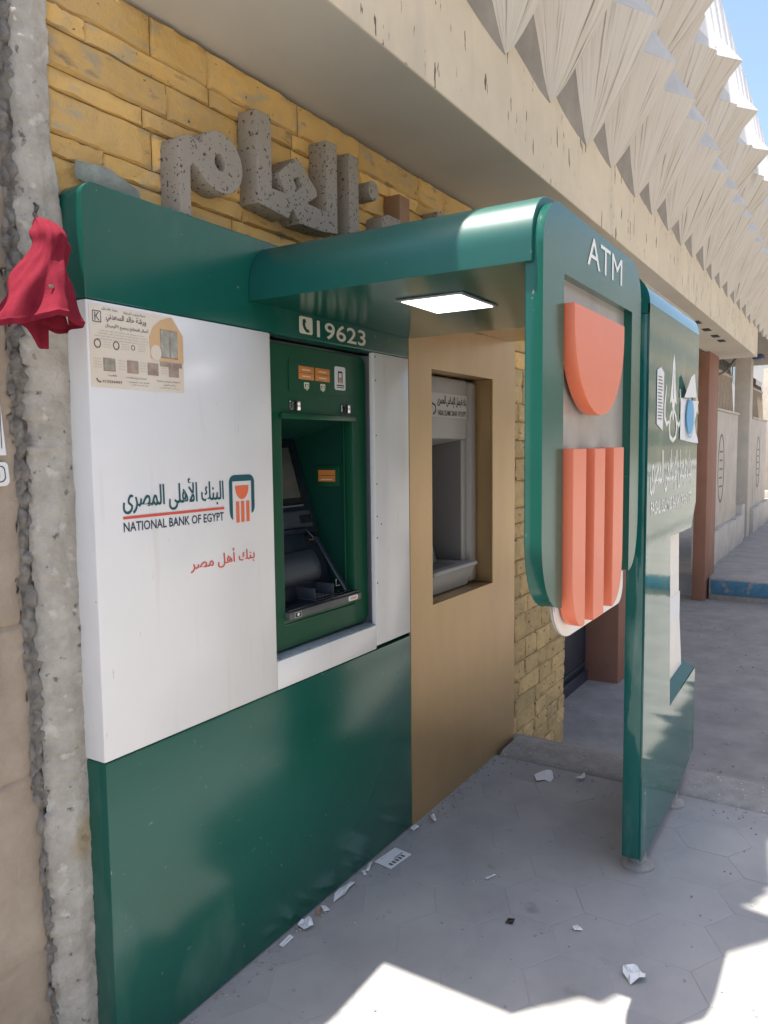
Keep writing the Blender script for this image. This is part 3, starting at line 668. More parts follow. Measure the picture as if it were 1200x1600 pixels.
shape('sticker', [rr([(2.245, 1.0225, .006), (2.305, 1.0225, .006), (2.305, 1.005, .006), (2.245, 1.005, .006)], 4)], 1.5452, 1.5457, PAPER, gm)
shape('sticker_print', [rr([(2.255, 1.018, .003), (2.297, 1.018, .003), (2.297, 1.009, .003), (2.255, 1.009, .003)], 3)], 1.5446, 1.545, PHOTO2, gm)
shape('label_plate', [rr([(1.952, 1.842, .012), (2.312, 1.842, .004), (2.312, 1.738, .004), (1.952, 1.738, .004)], 4)], 1.5625, 1.5645, GREEN_DEEP, gm)
for x0 in (2.002, 2.092):
    t = bx('orange_tag', ORANGE_TAG, gm, x0, x0+.082, 1.5612, 1.5622, 1.780, 1.823, .0004)
    MB().box(x0+.002, x0+.080, 1.5605, 1.561, 1.8006, 1.8016).build('tag_line', INK, t)
    MB().box(x0+.018, x0+.062, 1.5605, 1.561, 1.810, 1.813).build('tag_print', CREAMINK, t); MB().box(x0+.018, x0+.062, 1.5605, 1.561, 1.789, 1.792).build('tag_print', CREAMINK, t)
    xc = x0+.041
    ic = [shape('i', [rr([(xc-.014, 1.771, .003), (xc+.014, 1.771, .003), (xc+.012, 1.750, .003), (xc-.012, 1.750, .003)], 3), rr([(xc-.010, 1.766, .002), (xc+.010, 1.766, .002), (xc+.008, 1.754, .002), (xc-.008, 1.754, .002)], 3)], 1.5612, 1.5618, CREAMINK), shape('j', [[(xc-.004, 1.764), (xc+.006, 1.764), (xc+.004, 1.745), (xc-.002, 1.745)]], 1.5612, 1.5618, CREAMINK)]
    join('symbol', ic, gm)
shape('bank_sticker', [rr([(2.203, 1.838, .008), (2.268, 1.838, .008), (2.268, 1.757, .008), (2.203, 1.757, .008)], 4)], 1.5612, 1.5622, PAPER, gm)
sk = [shape('k', [rr([(2.222, 1.822, .004), (2.249, 1.822, .004), (2.249, 1.782, 0), (2.222, 1.782, 0)], 3), [(2.226, 1.816), (2.245, 1.816), (2.245, 1.783), (2.226, 1.783)]], 1.5603, 1.5608, INK)]
for x in (2.229, 2.234, 2.239): sk.append(shape('l', [[(x, 1.80), (x+.003, 1.80), (x+.003, 1.786), (x, 1.786)]], 1.5603, 1.5608, INK_ORANGE))
sk.append(shape('n', [[(2.214, 1.775), (2.258, 1.775), (2.258, 1.771), (2.214, 1.771)]], 1.5603, 1.5608, INK)); sk.append(shape('n', [[(2.214, 1.767), (2.258, 1.767), (2.258, 1.7645), (2.214, 1.7645)]], 1.5603, 1.5608, INK))
join('bank_sticker_print', sk, gm)
for x in (1.948, 2.238):
    ln = bx('reflector', CHROME, gm, x, x+.056, 1.556, 1.5645, 1.677, 1.708, .004)
    bx('lens', BLACK, ln, x+.020, x+.036, 1.5535, 1.5575, 1.677, 1.708, .002)
# tag on the inner side wall
b = MB().box(2.3095, 2.3145, 1.625, 1.735, 1.415, 1.490, .003); b.build('side_plate', GREEN_DEEP, gm)
MB().box(2.3082, 2.3094, 1.642, 1.718, 1.432, 1.474).build('orange_tag', ORANGE_TAG, gm); MB().box(2.3074, 2.3079, 1.642, 1.718, 1.4535, 1.455).build('tag_line', INK, gm)
MB().box(2.3072, 2.3078, 1.655, 1.705, 1.438, 1.441).build('tag_print', CREAMINK, gm)
MB().box(2.3085, 2.3145, 1.600, 1.606, 1.03, 1.65, .002).build('recess_trim', GREEN_DEEP, gm)
shape('keyhole_sticker', [rr([(2.262, 1.078, .002), (2.290, 1.078, .002), (2.290, 1.052, .002), (2.262, 1.052, .002)], 2), rr([(2.265, 1.075, .002), (2.287, 1.075, .002), (2.287, 1.055, .002), (2.265, 1.055, .002)], 2)], 1.612, 1.613, CREAMINK, gm)

# ------------------------------------------------------------------ gold booth with the tall green sign
fb = empty('bank_booth', (3.2, 1.2, 0), 'gold bank booth with tall glossy green street sign standing on two feet', 'bank booth')
gx0, gx1 = 2.648, 3.742
shape('front_panel', [[(gx0, -.03), (gx1, -.03), (gx1, 2.085), (gx0, 2.06)], [(2.838, .888), (3.462, .888), (3.462, 1.878), (2.838, 1.878)]], YF, YF+.012, GOLD, fb, .002)
bx('side_panel', GOLD, fb, gx1-.012, gx1, YF+.013, 1.598, -.03, 2.08, .002)
bx('opening_return', GOLD, fb, 3.463, 3.475, YF+.0125, 1.635, .89, 1.878, 0); bx('opening_return', GOLD, fb, 2.826, 2.837, YF+.0125, 1.635, .89, 1.878, 0)
bx('opening_return', GOLD, fb, 2.838, 3.462, YF+.0125, 1.69, .876, .8875, .001); bx('opening_return', GOLD, fb, 2.838, 3.462, YF+.0125, 1.66, 1.879, 1.890, .001)
# canopy and sign: bent sheet, rounded at the top front
FX0, FX1 = 2.725, 3.655
prof = [(1.518, 2.150), (0.74, 2.150)] + [(0.74-.118*math.sin(a), 2.032+.118*math.cos(a)) for a in fr(.1, math.pi/2, 10)]
b = MB()
P = [[(FX0, y_, z_) for y_, z_ in prof], [(FX1, y_, z_) for y_, z_ in prof]]
b.grid(P)
inner = [(1.518, 2.078), (0.70, 2.078), (0.69, 2.0)]
b.grid([[(FX0, y_, z_) for y_, z_ in inner], [(FX1, y_, z_) for y_, z_ in inner]], 1)
for X in (FX0, FX1):
    f = b.bm.faces.new([b.bm.verts.new((X, y_, z_)) for y_, z_ in prof+[(0.622, 2.0)]+inner[::-1]])
b.build('canopy', [TEAL, GOLD], fb, smooth=R(30))
notch = [(FX0, .062), (3.34, .062), (3.735, .13), (3.735, .520), (3.180, .500), (3.128, 1.195), (3.560, 1.192), (3.660, 1.30), (FX1, 2.031), (FX0, 2.031)]
shape('sign_face', [notch], .622, .628, TEAL, fb)
b = MB().box(FX0, FX0+.012, .629, .690, .066, 1.998, .003); b.build('sign_edge', TEAL, fb)
bx('sign_back', GREEN, fb, FX0+.013, 3.05, .676, .690, .066, 2.0, .002)
b = MB(); b.quad((3.19, .6285, .500), (3.735, .6285, .520), (3.735, .69, .560), (3.19, .69, .540)); b.build('ledge', GREEN_DEEP, fb, smooth=None)
shape('lightbox', [[(3.10, .45), (3.70, .45), (3.585, .86), (3.555, 1.21), (3.10, 1.21)]], .672, .675, ACRYLIC_W, fb)
bx('lightbox_band', PAPER, fb, 3.10, 3.60, .6705, .6715, .78, .90, 0)
shape('torn_edge', [[(3.128, 1.195), (3.138, 1.195), (3.150, .95), (3.142, .9), (3.160, .8), (3.156, .74), (3.172, .66), (3.166, .6), (3.190, .503), (3.180, .500)]], .6290, .6300, CREAMINK, fb)
for x in (2.81, 3.385):
    MB().lathe((x, .652, 0), [(.058, 0.0), (.058, .010), (.048, .020), (.033, .024), (.030, .03), (.030, .075)]).build('foot', KERB, fb, smooth=R(40))
YS = .6212
lettering('lettering', arabic('بنك فيصل الإسلامى المصرى'), 2.765, 3.530, 1.365, 1.535, YS, WHITE_PLAIN, fb, 4, 0)
lettering('lettering', 'FAISAL ISLAMIC BANK OF EGYPT', 2.785, 3.535, 1.303, 1.354, YS, WHITE_PLAIN, fb, 2, .02)
def stroke(pts, wd):
    """ribbon outline along a polyline"""
    L_, R_ = [], []
    for i, p in enumerate(pts):
        a = Vector(pts[max(i-1, 0)]); c = Vector(pts[min(i+1, len(pts)-1)]); d = (c-a).normalized(); n_ = Vector((-d.y, d.x))
        k = wd if not isinstance(wd, (list, tuple)) else wd[i]
        L_.append(tuple(Vector(p)+n_*k)); R_.append(tuple(Vector(p)-n_*k))
    return L_+R_[::-1]
em = []
cx = 3.13
em.append(shape('e', [[(cx-.06, 1.71), (cx-.03, 1.80), (cx-.02, 1.86), (cx, 1.90), (cx+.02, 1.86), (cx+.03, 1.80), (cx+.06, 1.71), (cx+.025, 1.72), (cx+.012, 1.66), (cx, 1.64), (cx-.012, 1.66), (cx-.025, 1.72)],
                      [(cx-.006, 1.73), (cx+.006, 1.73), (cx+.004, 1.84), (cx-.004, 1.84)]], YS-.0003, YS+.0003, WHITE_PLAIN))
for s_ in (-1, 1):
    em.append(shape('e', [stroke([(cx+s_*.125, 1.775), (cx+s_*.15, 1.70), (cx+s_*.148, 1.655), (cx+s_*.115, 1.630), (cx+s_*.06, 1.645)], [.004, .009, .010, .009, .004])], YS-.0003, YS+.0003, WHITE_PLAIN))
    em.append(shape('e', [stroke([(cx+s_*.01, 1.69), (cx+s_*.05, 1.66), (cx+s_*.066, 1.62), (cx+s_*.05, 1.585), (cx, 1.57)], [.005, .009, .009, .009, .008])], YS-.0003-.0004*(s_+1), YS+.0003-.0004*(s_+1), WHITE_PLAIN))
join('emblem', em, fb)
# papers stuck to the sign
o = empty('paper_strip', (2.92, .62, 1.7), 'narrow printed paper strip stuck left of the white emblem on the glossy green sign', 'notice')
shape('sheet', [[(2.842, 1.818), (2.90, 1.832), (2.952, 1.815), (2.940, 1.605), (2.845, 1.628)]], .6195, .6203, PAPER, o)
ln = MB()
for i in range(14): ln.box(2.858, 2.925+random.uniform(-.02, .01), .6188, .6192, 1.645+i*.0115, 1.649+i*.0115)
ln.build('print', PRINT_INK, o, smooth=None)
o = empty('torn_poster', (3.4, .62, 1.65), 'torn white poster with blue oval and folded corner on the glossy green sign', 'poster')
b = MB(); g = [[None]*9 for _ in range(9)]
P = []
for i in range(9):
    row = []
    for j in range(9):
        u, v = j/8, i/8; x = 3.262+.30*u+(.03*max(0, u-.8)*5 if v < .2 else 0); z = 1.575+.165*v-.015*u*(1-v)
        row.append((x, .6195-.02*max(0, u-.7)**1.5*8*abs(v-.5)-.004*v*u, z))
    P.append(row)
b.grid(P); b.build('sheet', PAPER, o, smooth=3.1)
b = MB(); b.quad((3.285, .6105, 1.742), (3.530, .605, 1.755), (3.420, .596, 1.845), (3.36, .598, 1.83)); b.build('folded_corner', PAPER, o, smooth=None)
shape('oval', [[(3.425+.075*math.cos(a), 1.668+.072*math.sin(a)) for a in fr(0, 2*math.pi, 24)[:-1]]], .6105, .6110, POSTER_BLUE, o)
shape('oval_ring', [[(3.425+.09*math.cos(a), 1.664+.083*math.sin(a)) for a in fr(0, 2*math.pi, 24)[:-1]], [(3.425+.084*math.cos(a), 1.664+.078*math.sin(a)) for a in fr(0, 2*math.pi, 24)[:-1]]], .6105, .6110, POSTER_BLUE, o)
shape('tape', [[(3.545, 1.775), (3.60, 1.745), (3.62, 1.685), (3.575, 1.70)]], .6125, .6131, PAPER_B, o)

# ------------------------------------------------------------------ grey cash machine in it
cm = empty('cash_machine', (3.1, 1.66, .89), 'grey cash machine recessed in the gold panel with bank name plate', 'cash machine')
b = MB().box(2.86, 3.372, 1.615, 1.70, 1.590, 1.872, .012, 3); b.build('head', GREY_ATM, cm)
b = MB().box(3.376, 3.462, 1.605, 1.70, .893, 1.868, .018, 4); b.build('side_column', GREY_ATM, cm)
b = MB().box(2.838, 2.93, 1.605, 1.70, .893, 1.868, .018, 4); b.build('side_column', GREY_ATM, cm)
shape('name_plate', [[(2.95, 1.690), (3.362, 1.690), (3.362, 1.797), (2.95, 1.797)]], 1.612, 1.6145, PLATE, cm, .0004)
lettering('plate_lettering', arabic('بنك فيصل الإسلامى المصرى'), 3.06, 3.352, 1.735, 1.788, 1.6113, INK, cm, 3, 0)
lettering('plate_lettering', 'FAISAL ISLAMIC BANK OF EGYPT', 3.065, 3.352, 1.697, 1.722, 1.6113, INK, cm, 1, .02)
shape('plate_emblem', [stroke([(3.01, 1.75), (3.04, 1.74), (3.045, 1.715), (3.02, 1.70)], .004)], 1.6109, 1.6113, INK, cm)
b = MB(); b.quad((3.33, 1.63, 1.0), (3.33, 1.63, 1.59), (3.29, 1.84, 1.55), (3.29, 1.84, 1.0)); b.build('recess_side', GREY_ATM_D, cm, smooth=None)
bx('recess_jamb', GREY_ATM, cm, 3.331, 3.374, 1.625, 1.68, 1.0, 1.589, .003)
b = MB(); b.quad((2.93, 1.63, 1.589), (3.33, 1.63, 1.589), (3.29, 1.84, 1.55), (2.93, 1.84, 1.55)); b.build('recess_top', GREY_ATM, cm, smooth=None)
b = MB(); P = []
for z in fr(1.0, 1.56, 10):
    yy = 1.72+.11*((z-1.0)/.56)**.8; P.append([(2.92, yy, z), (3.255, yy, z), (3.29, yy+.02, z)])
b.grid(P); b.build('fascia', GREY_ATM, cm, smooth=3.1)
bx('card_slot', BLACK, cm, 3.17, 3.235, 1.735, 1.75, 1.14, 1.23, .003); bx('card_slot_frame', GREY_ATM_D, cm, 3.155, 3.25, 1.742, 1.76, 1.12, 1.25, .003)
b = MB(); b.box(2.93, 3.374, 1.560, 1.80, .985, 1.008, .008, 3); b.build('deck', GREY_ATM, cm)
bx('deck_pad', GREY_ATM_D, cm, 3.0, 3.22, 1.60, 1.70, 1.0085, 1.011, .001)
b = MB(); v = [b.bm.verts.new(p) for p in ((2.93, 1.575, .983), (3.370, 1.575, .983), (3.345, 1.605, .893), (2.93, 1.605, .893), (2.93, 1.70, .983), (3.370, 1.70, .983), (3.345, 1.70, .893), (2.93, 1.70, .893))]
for f in ((0, 1, 2, 3), (1, 5, 6, 2), (0, 4, 5, 1), (3, 2, 6, 7)): b.bm.faces.new([v[i] for i in f])
b.build('base', GREY_ATM, cm, smooth=None)

# ------------------------------------------------------------------ concrete letters of the wall sign
YL0, YL1 = 1.530, 1.603
GRP = 'concrete letters of the wall sign'
def letter(loops, label, m=TERRAZZO, y0=YL0):
    loops = [[(x_*1.02, max(2.170, 1.55+(z_-1.55)*1.02)) for x_, z_ in L_] for L_ in loops]
    o = shape('concrete_letter', loops, y0, YL1, m, None, .0025); return tag(o, label, 'letter', GRP)
circ = lambda cx, cz, rx, rz, n=24, a0=0, a1=2*math.pi: [(cx+rx*math.cos(a), cz+rz*math.sin(a)) for a in fr(a0, a1, n)[:(-1 if a1-a0 > 6.2 else None)]]
mim = [(1.449, 2.10), (1.449, 2.325), (1.458, 2.350), (1.478, 2.362), (1.505, 2.363), (1.525, 2.356), (1.538, 2.372)] + circ(1.603, 2.328, .085, .080, 22, math.pi*.78, -math.pi*.60) + [(1.545, 2.262), (1.515, 2.290), (1.498, 2.296), (1.488, 2.285), (1.487, 2.10)]
letter([mim, circ(1.598, 2.327, .020, .022, 14)], 'rounded speckled letter with a round hole, leftmost above the green header')
lam = [(1.750, 2.248), (2.060, 2.258), (2.148, 2.262), (2.150, 2.548), (2.090, 2.545), (2.087, 2.318), (1.985, 2.319), (2.037, 2.352), (2.035, 2.372), (1.945, 2.440), (1.925, 2.438), (1.850, 2.375), (1.850, 2.360), (1.880, 2.322), (1.815, 2.319), (1.815, 2.524), (1.750, 2.522)]
lam[0:2] = [(1.750, 2.262), (1.890, 2.250), (1.912, 2.285), (1.945, 2.248), (2.060, 2.250)]
letter([lam, [(1.918, 2.372), (1.942, 2.388), (1.957, 2.365), (1.936, 2.346)]], 'wide speckled letter with two uprights and a tilted square loop')
letter([[(2.218, 2.15), (2.278, 2.15), (2.278, 2.545), (2.218, 2.545)]], 'plain upright bar letter right of the wide two-armed letter')
letter([circ(2.375, 2.462, .034, .034, 18)], 'small round concrete dot sticking out of the yellow wall')
letter([[(2.43, 2.28), (2.56, 2.28), (2.56, 2.405), (2.47, 2.405), (2.43, 2.385)]], 'low grey letter block just above the canopy below the round dot')
letter([[(2.555, 2.28), (2.630, 2.28), (2.630, 2.500), (2.555, 2.500)]], 'upright letter with rust brown face right of the round dot', TERRAZZO_BROWN)
letter([[(2.86, 2.30), (3.03, 2.30), (3.03, 2.512), (2.86, 2.512)]], 'rightmost dark letter stub peeking over the canopy')
# cement smear above the booth's corner
tag(MB().grid([[(1.20+.19*i/10+.01*noise.noise(Vector((i, j, 3))), 1.583-.006*math.sin(math.pi*i/10)*math.sin(math.pi*j/5)-.004*noise.noise(Vector((i*.9, j*.9, 7))), 2.19-.02*i/10+(.060-.02*abs(i-5)/5)*j/5) for j in range(6)] for i in range(11)]).build('cement_patch', mat('greenish_cement', (0.33, 0.36, 0.31), 0.9, var=0.35, scale=22, bump=0.7, bscale=50, bdist=.01), smooth=3.1), 'greenish cement smear on the yellow stones above the booth corner', 'patch')

# ------------------------------------------------------------------ flyer on the white panel
fl = empty('flyer', (1.31, YF, 1.8), 'beige printed workshop flyer stuck to the upper corner of the white panel', 'flyer')
X0, X1, Z0, Z1 = 1.172, 1.459, 1.702, 1.893
shape('sheet', [[(X0, Z0), (X1, Z0), (X1, Z1-.045), (X1-.035, Z1), (X0, Z1)]], YF-.0012, YF-.0004, PAPER_B, fl)
fx = lambda u: X0+u*(X1-X0); fz = lambda v: Z0+v*(Z1-Z0); Yf = YF-.0019
def fbox(name, u0, u1, v0, v1, m, y=Yf): return shape(name, [[(fx(u0), fz(v0)), (fx(u1), fz(v0)), (fx(u1), fz(v1)), (fx(u0), fz(v1))]], y-.0002, y+.0002, m, fl)
ft = lambda body, u0, u1, v0, v1, bd=.01: lettering('print', body, fx(u0), fx(u1), fz(v0), fz(v1), Yf-.0004, PRINT_INK, fl, 1, bd)
shape('photo_arch', [[(fx(u), fz(v)) for u, v in ((.62, .42), (.61, .70), (.66, .84), (.74, .93), (.84, .985), (.875, .985), (1, .765), (1, .40), (.75, .40))]], Yf-.0002, Yf+.0002, PHOTO2, fl)
fbox('photo', .73, .93, .44, .82, PHOTO1, Yf-.0004); fbox('photo', .74, .83, .46, .80, PHOTO3, Yf-.0008); fbox('photo', .85, .925, .46, .79, PHOTO3, Yf-.0008)
fbox('photo', .72, .98, .33, .39, PHOTO1, Yf-.0004)
shape('photo_circle', [circ(fx(.68), fz(.50), .017, .020, 20)], Yf-.0008, Yf-.0004, PAPER_B, fl)
for u in (.12, .36, .58, .82): fbox('photo', u, u+.12, .20, .36, PHOTO1)
fbox('photo_light', .13, .18, .215, .335, PHOTO3, Yf-.0004); fbox('photo_light', .185, .225, .215, .335, PHOTO3, Yf-.0004)
shape('badge', [rr([(fx(.03), fz(.78), .002), (fx(.115), fz(.78), .002), (fx(.115), fz(.92), .002), (fx(.03), fz(.92), .002)], 2), rr([(fx(.036), fz(.79), .002), (fx(.109), fz(.79), .002), (fx(.109), fz(.91), .002), (fx(.036), fz(.91), .002)], 2)], Yf-.0002, Yf+.0002, PRINT_INK, fl)
ft('K', .05, .10, .80, .90, .0)
ft(arabic('ورشة خالد السعدني'), .16, .58, .80, .91, .015); ft(arabic('أعمال المطابخ وجميع الألوميتال'), .15, .60, .72, .79)
ft(arabic('لصيانة وتركيب الشبابيك'), .34, .57, .925, .965); ft(arabic('معنا بالشكل'), .12, .28, .935, .97)
for k, (a, c) in enumerate(((.10, .55), (.08, .59), (.04, .60), (.07, .59))): ft(arabic('خبرة كبيرة في جميع أعمال الألوميتال والشبابيك بأحدث الطرق وأسعار مناسبة'), a, c, .675-.034*k, .70-.034*k, .0)
for u, rad in ((.07, .010), (.255, .0095), (.43, .006)):
    shape('round_symbol', [circ(fx(u), fz(.525), rad, rad*1.1, 16), circ(fx(u), fz(.525), rad*.72, rad*.8, 16)], Yf-.0002, Yf+.0002, PRINT_INK, fl)
    for k in range(3): ft(arabic('جودة عالية وخامات'), u+.05, u+.13, .545-.03*k, .56-.03*k, .0)
for u in (.025, .265, .49, .725):
    for k in range(4): ft(arabic('شبابيك وأبواب'), u, u+.075, .335-.034*k, .352-.034*k, .0)
ft('01152364059', .105, .30, .055, .09, .02); shape('phone_symbol', [stroke([(fx(.05), fz(.105)), (fx(.055), fz(.08)), (fx(.075), fz(.06)), (fx(.09), fz(.062))], .0018)], Yf-.0002, Yf+.0002, PRINT_INK, fl)
ft(arabic('بالتقسيط'), .16, .25, .135, .165); ft(arabic('المعاينة ورفع المقاسات'), .34, .56, .125, .155); ft(arabic('خصومات وعروض مستمرة'), .68, .95, .12, .15)
ft(arabic('العنوان شارع الجمهورية'), .37, .59, .075, .10); ft(arabic('بجوار المسجد الكبير'), .40, .58, .045, .065, 0); ft(arabic('مواعيد العمل'), .75, .90, .075, .10); ft(arabic('من السبت إلى الخميس'), .71, .93, .035, .06, 0)

# ------------------------------------------------------------------ red cloth hanging at the booth's edge
def cloth():
    b = MB(); P = []; n = 72
    # height, half-width, half-depth, centre x, centre y
    prof = [(2.060, .006, .005, 1.086, 1.560), (2.052, .019, .016, 1.087, 1.548), (2.036, .031, .026, 1.088, 1.535), (2.016, .037, .031, 1.088, 1.527), (1.998, .038, .032, 1.086, 1.522), (1.980, .036, .031, 1.081, 1.518),
            (1.960, .038, .033, 1.074, 1.516), (1.938, .044, .037, 1.066, 1.513), (1.916, .051, .042, 1.058, 1.510), (1.894, .058, .046, 1.050, 1.507), (1.872, .065, .050, 1.043, 1.504), (1.854, .072, .054, 1.038, 1.501), (1.842, .078, .058, 1.034, 1.499), (1.834, .083, .062, 1.032, 1.498)]
    for i, (z, rx, ry, cx_, cy_) in enumerate(prof):
        t = i/(len(prof)-1); row = []
        for k in range(n+1):
            a = 2*math.pi*k/n
            fold = .15*t*math.sin(2.0*a*1.0+1.1+1.6*t) + .10*t*math.sin(5*a+4*t) + .05*t*t*math.sin(9*a+2+3*t)
            up_ = max(0, 1-abs(t-.22)/.2)
            wr = up_*.0085*math.sin(z*170+3.4*math.sin(a+.8)) + .010*t*(1-t)*2*math.sin(z*60+2.5*a+2*math.sin(2*a)) + .006*noise.noise(Vector((math.cos(a)*4, math.sin(a)*4, z*40)))+.032*t*noise.noise(Vector((math.cos(a)*1.7+5, math.sin(a)*1.7, z*13)))
            x_ = cx_-.016-.010*t+(rx*(1+fold)+wr)*math.cos(a); y_ = min(cy_-.022+(ry*(1+fold)+wr)*math.sin(a), 1.575)
            hem = t**3*(.010*math.cos(a) - .014*math.cos(a)*(1 if math.cos(a) > 0 else 0) - .008*math.sin(2*a+1) + .006*noise.noise(Vector((math.cos(a)*3, math.sin(a)*3, 9))))
            row.append((x_, y_, z+hem))
        P.append(row)
    lastrow = P[-1]; c_ = (1.006, 1.476)          # turned-up rim
    P.append([(c_[0]+(p[0]-c_[0])*1.02, min(1.575, c_[1]+(p[1]-c_[1])*1.03), p[2]+.001) for p in lastrow])
    P.append([(c_[0]+(p[0]-c_[0])*.97, min(1.575, c_[1]+(p[1]-c_[1])*.97), p[2]-.012) for p in lastrow])
    b.grid(P); bmesh.ops.remove_doubles(b.bm, verts=b.bm.verts, dist=1e-5)
    return b
ct = empty('cloth', (1.09, 1.55, 2.05), 'crumpled dark red cloth hung over a hook beside the green header', 'cloth')
o = cloth().build('drape', REDCLOTH, ct, smooth=3.1)
md = o.modifiers.new('thickness', 'SOLIDIFY'); md.thickness = .0015
md = o.modifiers.new('soft', 'SUBSURF'); md.levels = 1; md.render_levels = 2
b = MB(); b.grid([[(0.965+.095*u, 1.505+.008*math.sin(u*9)+.004*v, 1.845-(.035-.012*math.sin(u*7))*v-.045*max(0, u-.4)*1.6*v) for v in fr(0, 1, 6)] for u in fr(0, 1, 12)])
o = b.build('hanging_corner', REDCLOTH, ct, smooth=3.1); md = o.modifiers.new('thickness', 'SOLIDIFY'); md.thickness = .004
bx('label', mat('woven_label', (0.20, 0.19, 0.15), 0.8), ct, 1.014, 1.025, 1.4350, 1.4370, 1.890, 1.896, .0005)
MB().tube([(1.100, 1.612, 2.12), (1.102, 1.59, 2.10), (1.082, 1.572, 2.075), (1.072, 1.545, 2.055)], .005).build('hook', IRON_D, ct)

# ------------------------------------------------------------------ litter on the pavement
def scrap(x, y, outline, label, m=PAPER, lift=.006, crumple=.0, cat='litter', rot=0.0, zz=.002):
    b = MB(); c = math.cos(rot); s_ = math.sin(rot); n = len(outline)
    ctr = b.bm.verts.new((0, 0, lift*.6+zz)); ring = []
    for k, (u, v) in enumerate(outline):
        ring.append(b.bm.verts.new((u*c-v*s_, u*s_+v*c, zz + random.uniform(0, lift))))
    mid = [b.bm.verts.new((v.co.x*.55+random.uniform(-1, 1)*crumple, v.co.y*.55+random.uniform(-1, 1)*crumple, zz+random.uniform(.2, 1)*lift*(1+crumple*120))) for v in ring]
    for k in range(n):
        b.bm.faces.new((ring[k], ring[(k+1) % n], mid[(k+1) % n], mid[k])); b.bm.faces.new((mid[k], mid[(k+1) % n], ctr))
    o = b.build('paper_scrap', m, None, smooth=None); o.location = (x, y, 0)
    md = o.modifiers.new('thickness', 'SOLIDIFY'); md.thickness = .0012
    return tag(o, label, cat, 'litter on the pavement')
card = empty('paper_card', (2.385, 1.455, .004), 'white printed card lying flat beside the base of the green booth', 'litter', 'litter on the pavement')
card.rotation_euler = (0, R(-1.5), R(-8))
b = MB().box(-.062, .062, -.040, .040, -.0008, .0008); o = b.build('sheet', PAPER); o.parent = card
b = MB()
for i in range(5): b.box(-.045+.018*i, -.034+.018*i, -.030, -.012, .0012, .0014)
b.box(.0, .05, -.008, -.004, .0012, .0014); o = b.build('print', PRINT_INK); o.parent = card
blob = lambda a, c_, n=9, j=.3: [(a*math.cos(2*math.pi*k/n)*random.uniform(1-j, 1+j*.3), c_*math.sin(2*math.pi*k/n)*random.uniform(1-j, 1+j*.3)) for k in range(n)]
scrap(2.10, 1.495, [(-.065, -.012), (-.01, -.022), (.03, -.012), (.07, -.012), (.062, .004), (.04, .012), (.01, .016), (-.03, .008)], 'long torn white scrap against the green booth base', lift=.012)
scrap(1.885, 1.487, blob(.032, .026), 'crumpled white tissue nearest the dark base of the green booth', lift=.02, crumple=.004)
scrap(1.79, 1.490, [(-.028, -.008), (.028, -.008), (.028, .008), (-.028, .008)], 'small rectangular white slip at the foot of the green booth', rot=.05)
scrap(1.968, 1.495, [(-.018, -.007), (.018, -.007), (.018, .007), (-.018, .007)], 'small brown scrap between white bits at the booth base', CARD_BROWN, rot=.5)
scrap(1.99, 1.485, [(-.018, -.010), (.018, -.010), (.014, .010), (-.016, .010)], 'pale bent scrap right next to the brown scrap', rot=1.0, lift=.012)
scrap(2.245, 1.495, [(-.014, -.006), (.014, -.006), (.014, .006), (-.014, .006)], 'tiny white chip against the booth base left of the printed card', rot=.9)
scrap(2.285, 1.500, [(-.028, -.008), (.026, -.006), (.024, .007), (-.026, .006)], 'thin grey white strip leaning on the booth base near the card', rot=.3, lift=.015)
scrap(2.625, 1.497, blob(.03, .015, 7), 'white scrap at the seam between the green and gold booths', lift=.014)
scrap(2.735, 1.470, blob(.035, .012, 7), 'curled white strip in front of the gold panel corner', lift=.016, rot=.6)
scrap(3.375, 1.215, blob(.075, .05, 11, .4), 'large flattened white paper by the rough kerb strip', lift=.006)
scrap(3.44, 1.06, [(-.04, -.018), (-.01, -.022), (.035, -.004), (.03, .008), (-.008, .004), (-.03, .02)], 'bent white paper piece against the kerb strip near the green sign', lift=.02)
scrap(2.184, .513, blob(.038, .034, 10, .45), 'crumpled white tissue on the open pavement, biggest of the three there', lift=.022, crumple=.005)
scrap(2.321, .722, [(-.016, .006), (.0, -.016), (.016, .008), (.006, .016), (-.008, .016)], 'small white folded scrap in the middle of the pavement', lift=.010)
o = scrap(2.248, .925, [(-.018, -.01), (.016, -.014), (.018, .008), (-.014, .014)], 'small dark wrapper with pale centre on the pavement', BLACK, rot=.3); 
o = scrap(2.452, 1.085, [(-.022, -.005), (.022, -.006), (.022, .005), (-.022, .006)], 'little white paper roll in the shade in front of the booths', rot=-.3, lift=.010)
peb = MB()
for k in range(900):
    t = random.random()
    if t < .45: x, y = random.uniform(1.3, 3.6), 1.515-abs(random.gauss(0, .035))
    elif t < .7: x, y = random.gauss(3.45, .06), random.uniform(-.4, 1.45)
    else: x, y = random.uniform(1.3, 3.4), random.uniform(-.3, 1.4)
    r_ = random.choice((.0012, .002, .003, .0045)); q = bmesh.ops.create_icosphere(peb.bm, subdivisions=1, radius=r_)
    for v in q['verts']: v.co = Vector((x, y, r_*.5)) + Vector((v.co.x*random.uniform(.8, 1.5), v.co.y, v.co.z*.7))
tag(peb.build('grit', mat('grit', (0.5, 0.47, 0.42), 0.9, col2=(0.2, 0.18, 0.16), scale=60), smooth=None), kind='stuff')
peb = MB()
for k in range(500):
    x, y = random.uniform(4.4, 9), random.uniform(-1, 1.8); r_ = random.choice((.004, .006, .009)); q = bmesh.ops.create_icosphere(peb.bm, subdivisions=1, radius=r_)
    for v in q['verts']: v.co = Vector((x, y, dz(x, y)+r_*.4)) + Vector((v.co.x*1.3, v.co.y, v.co.z*.6))
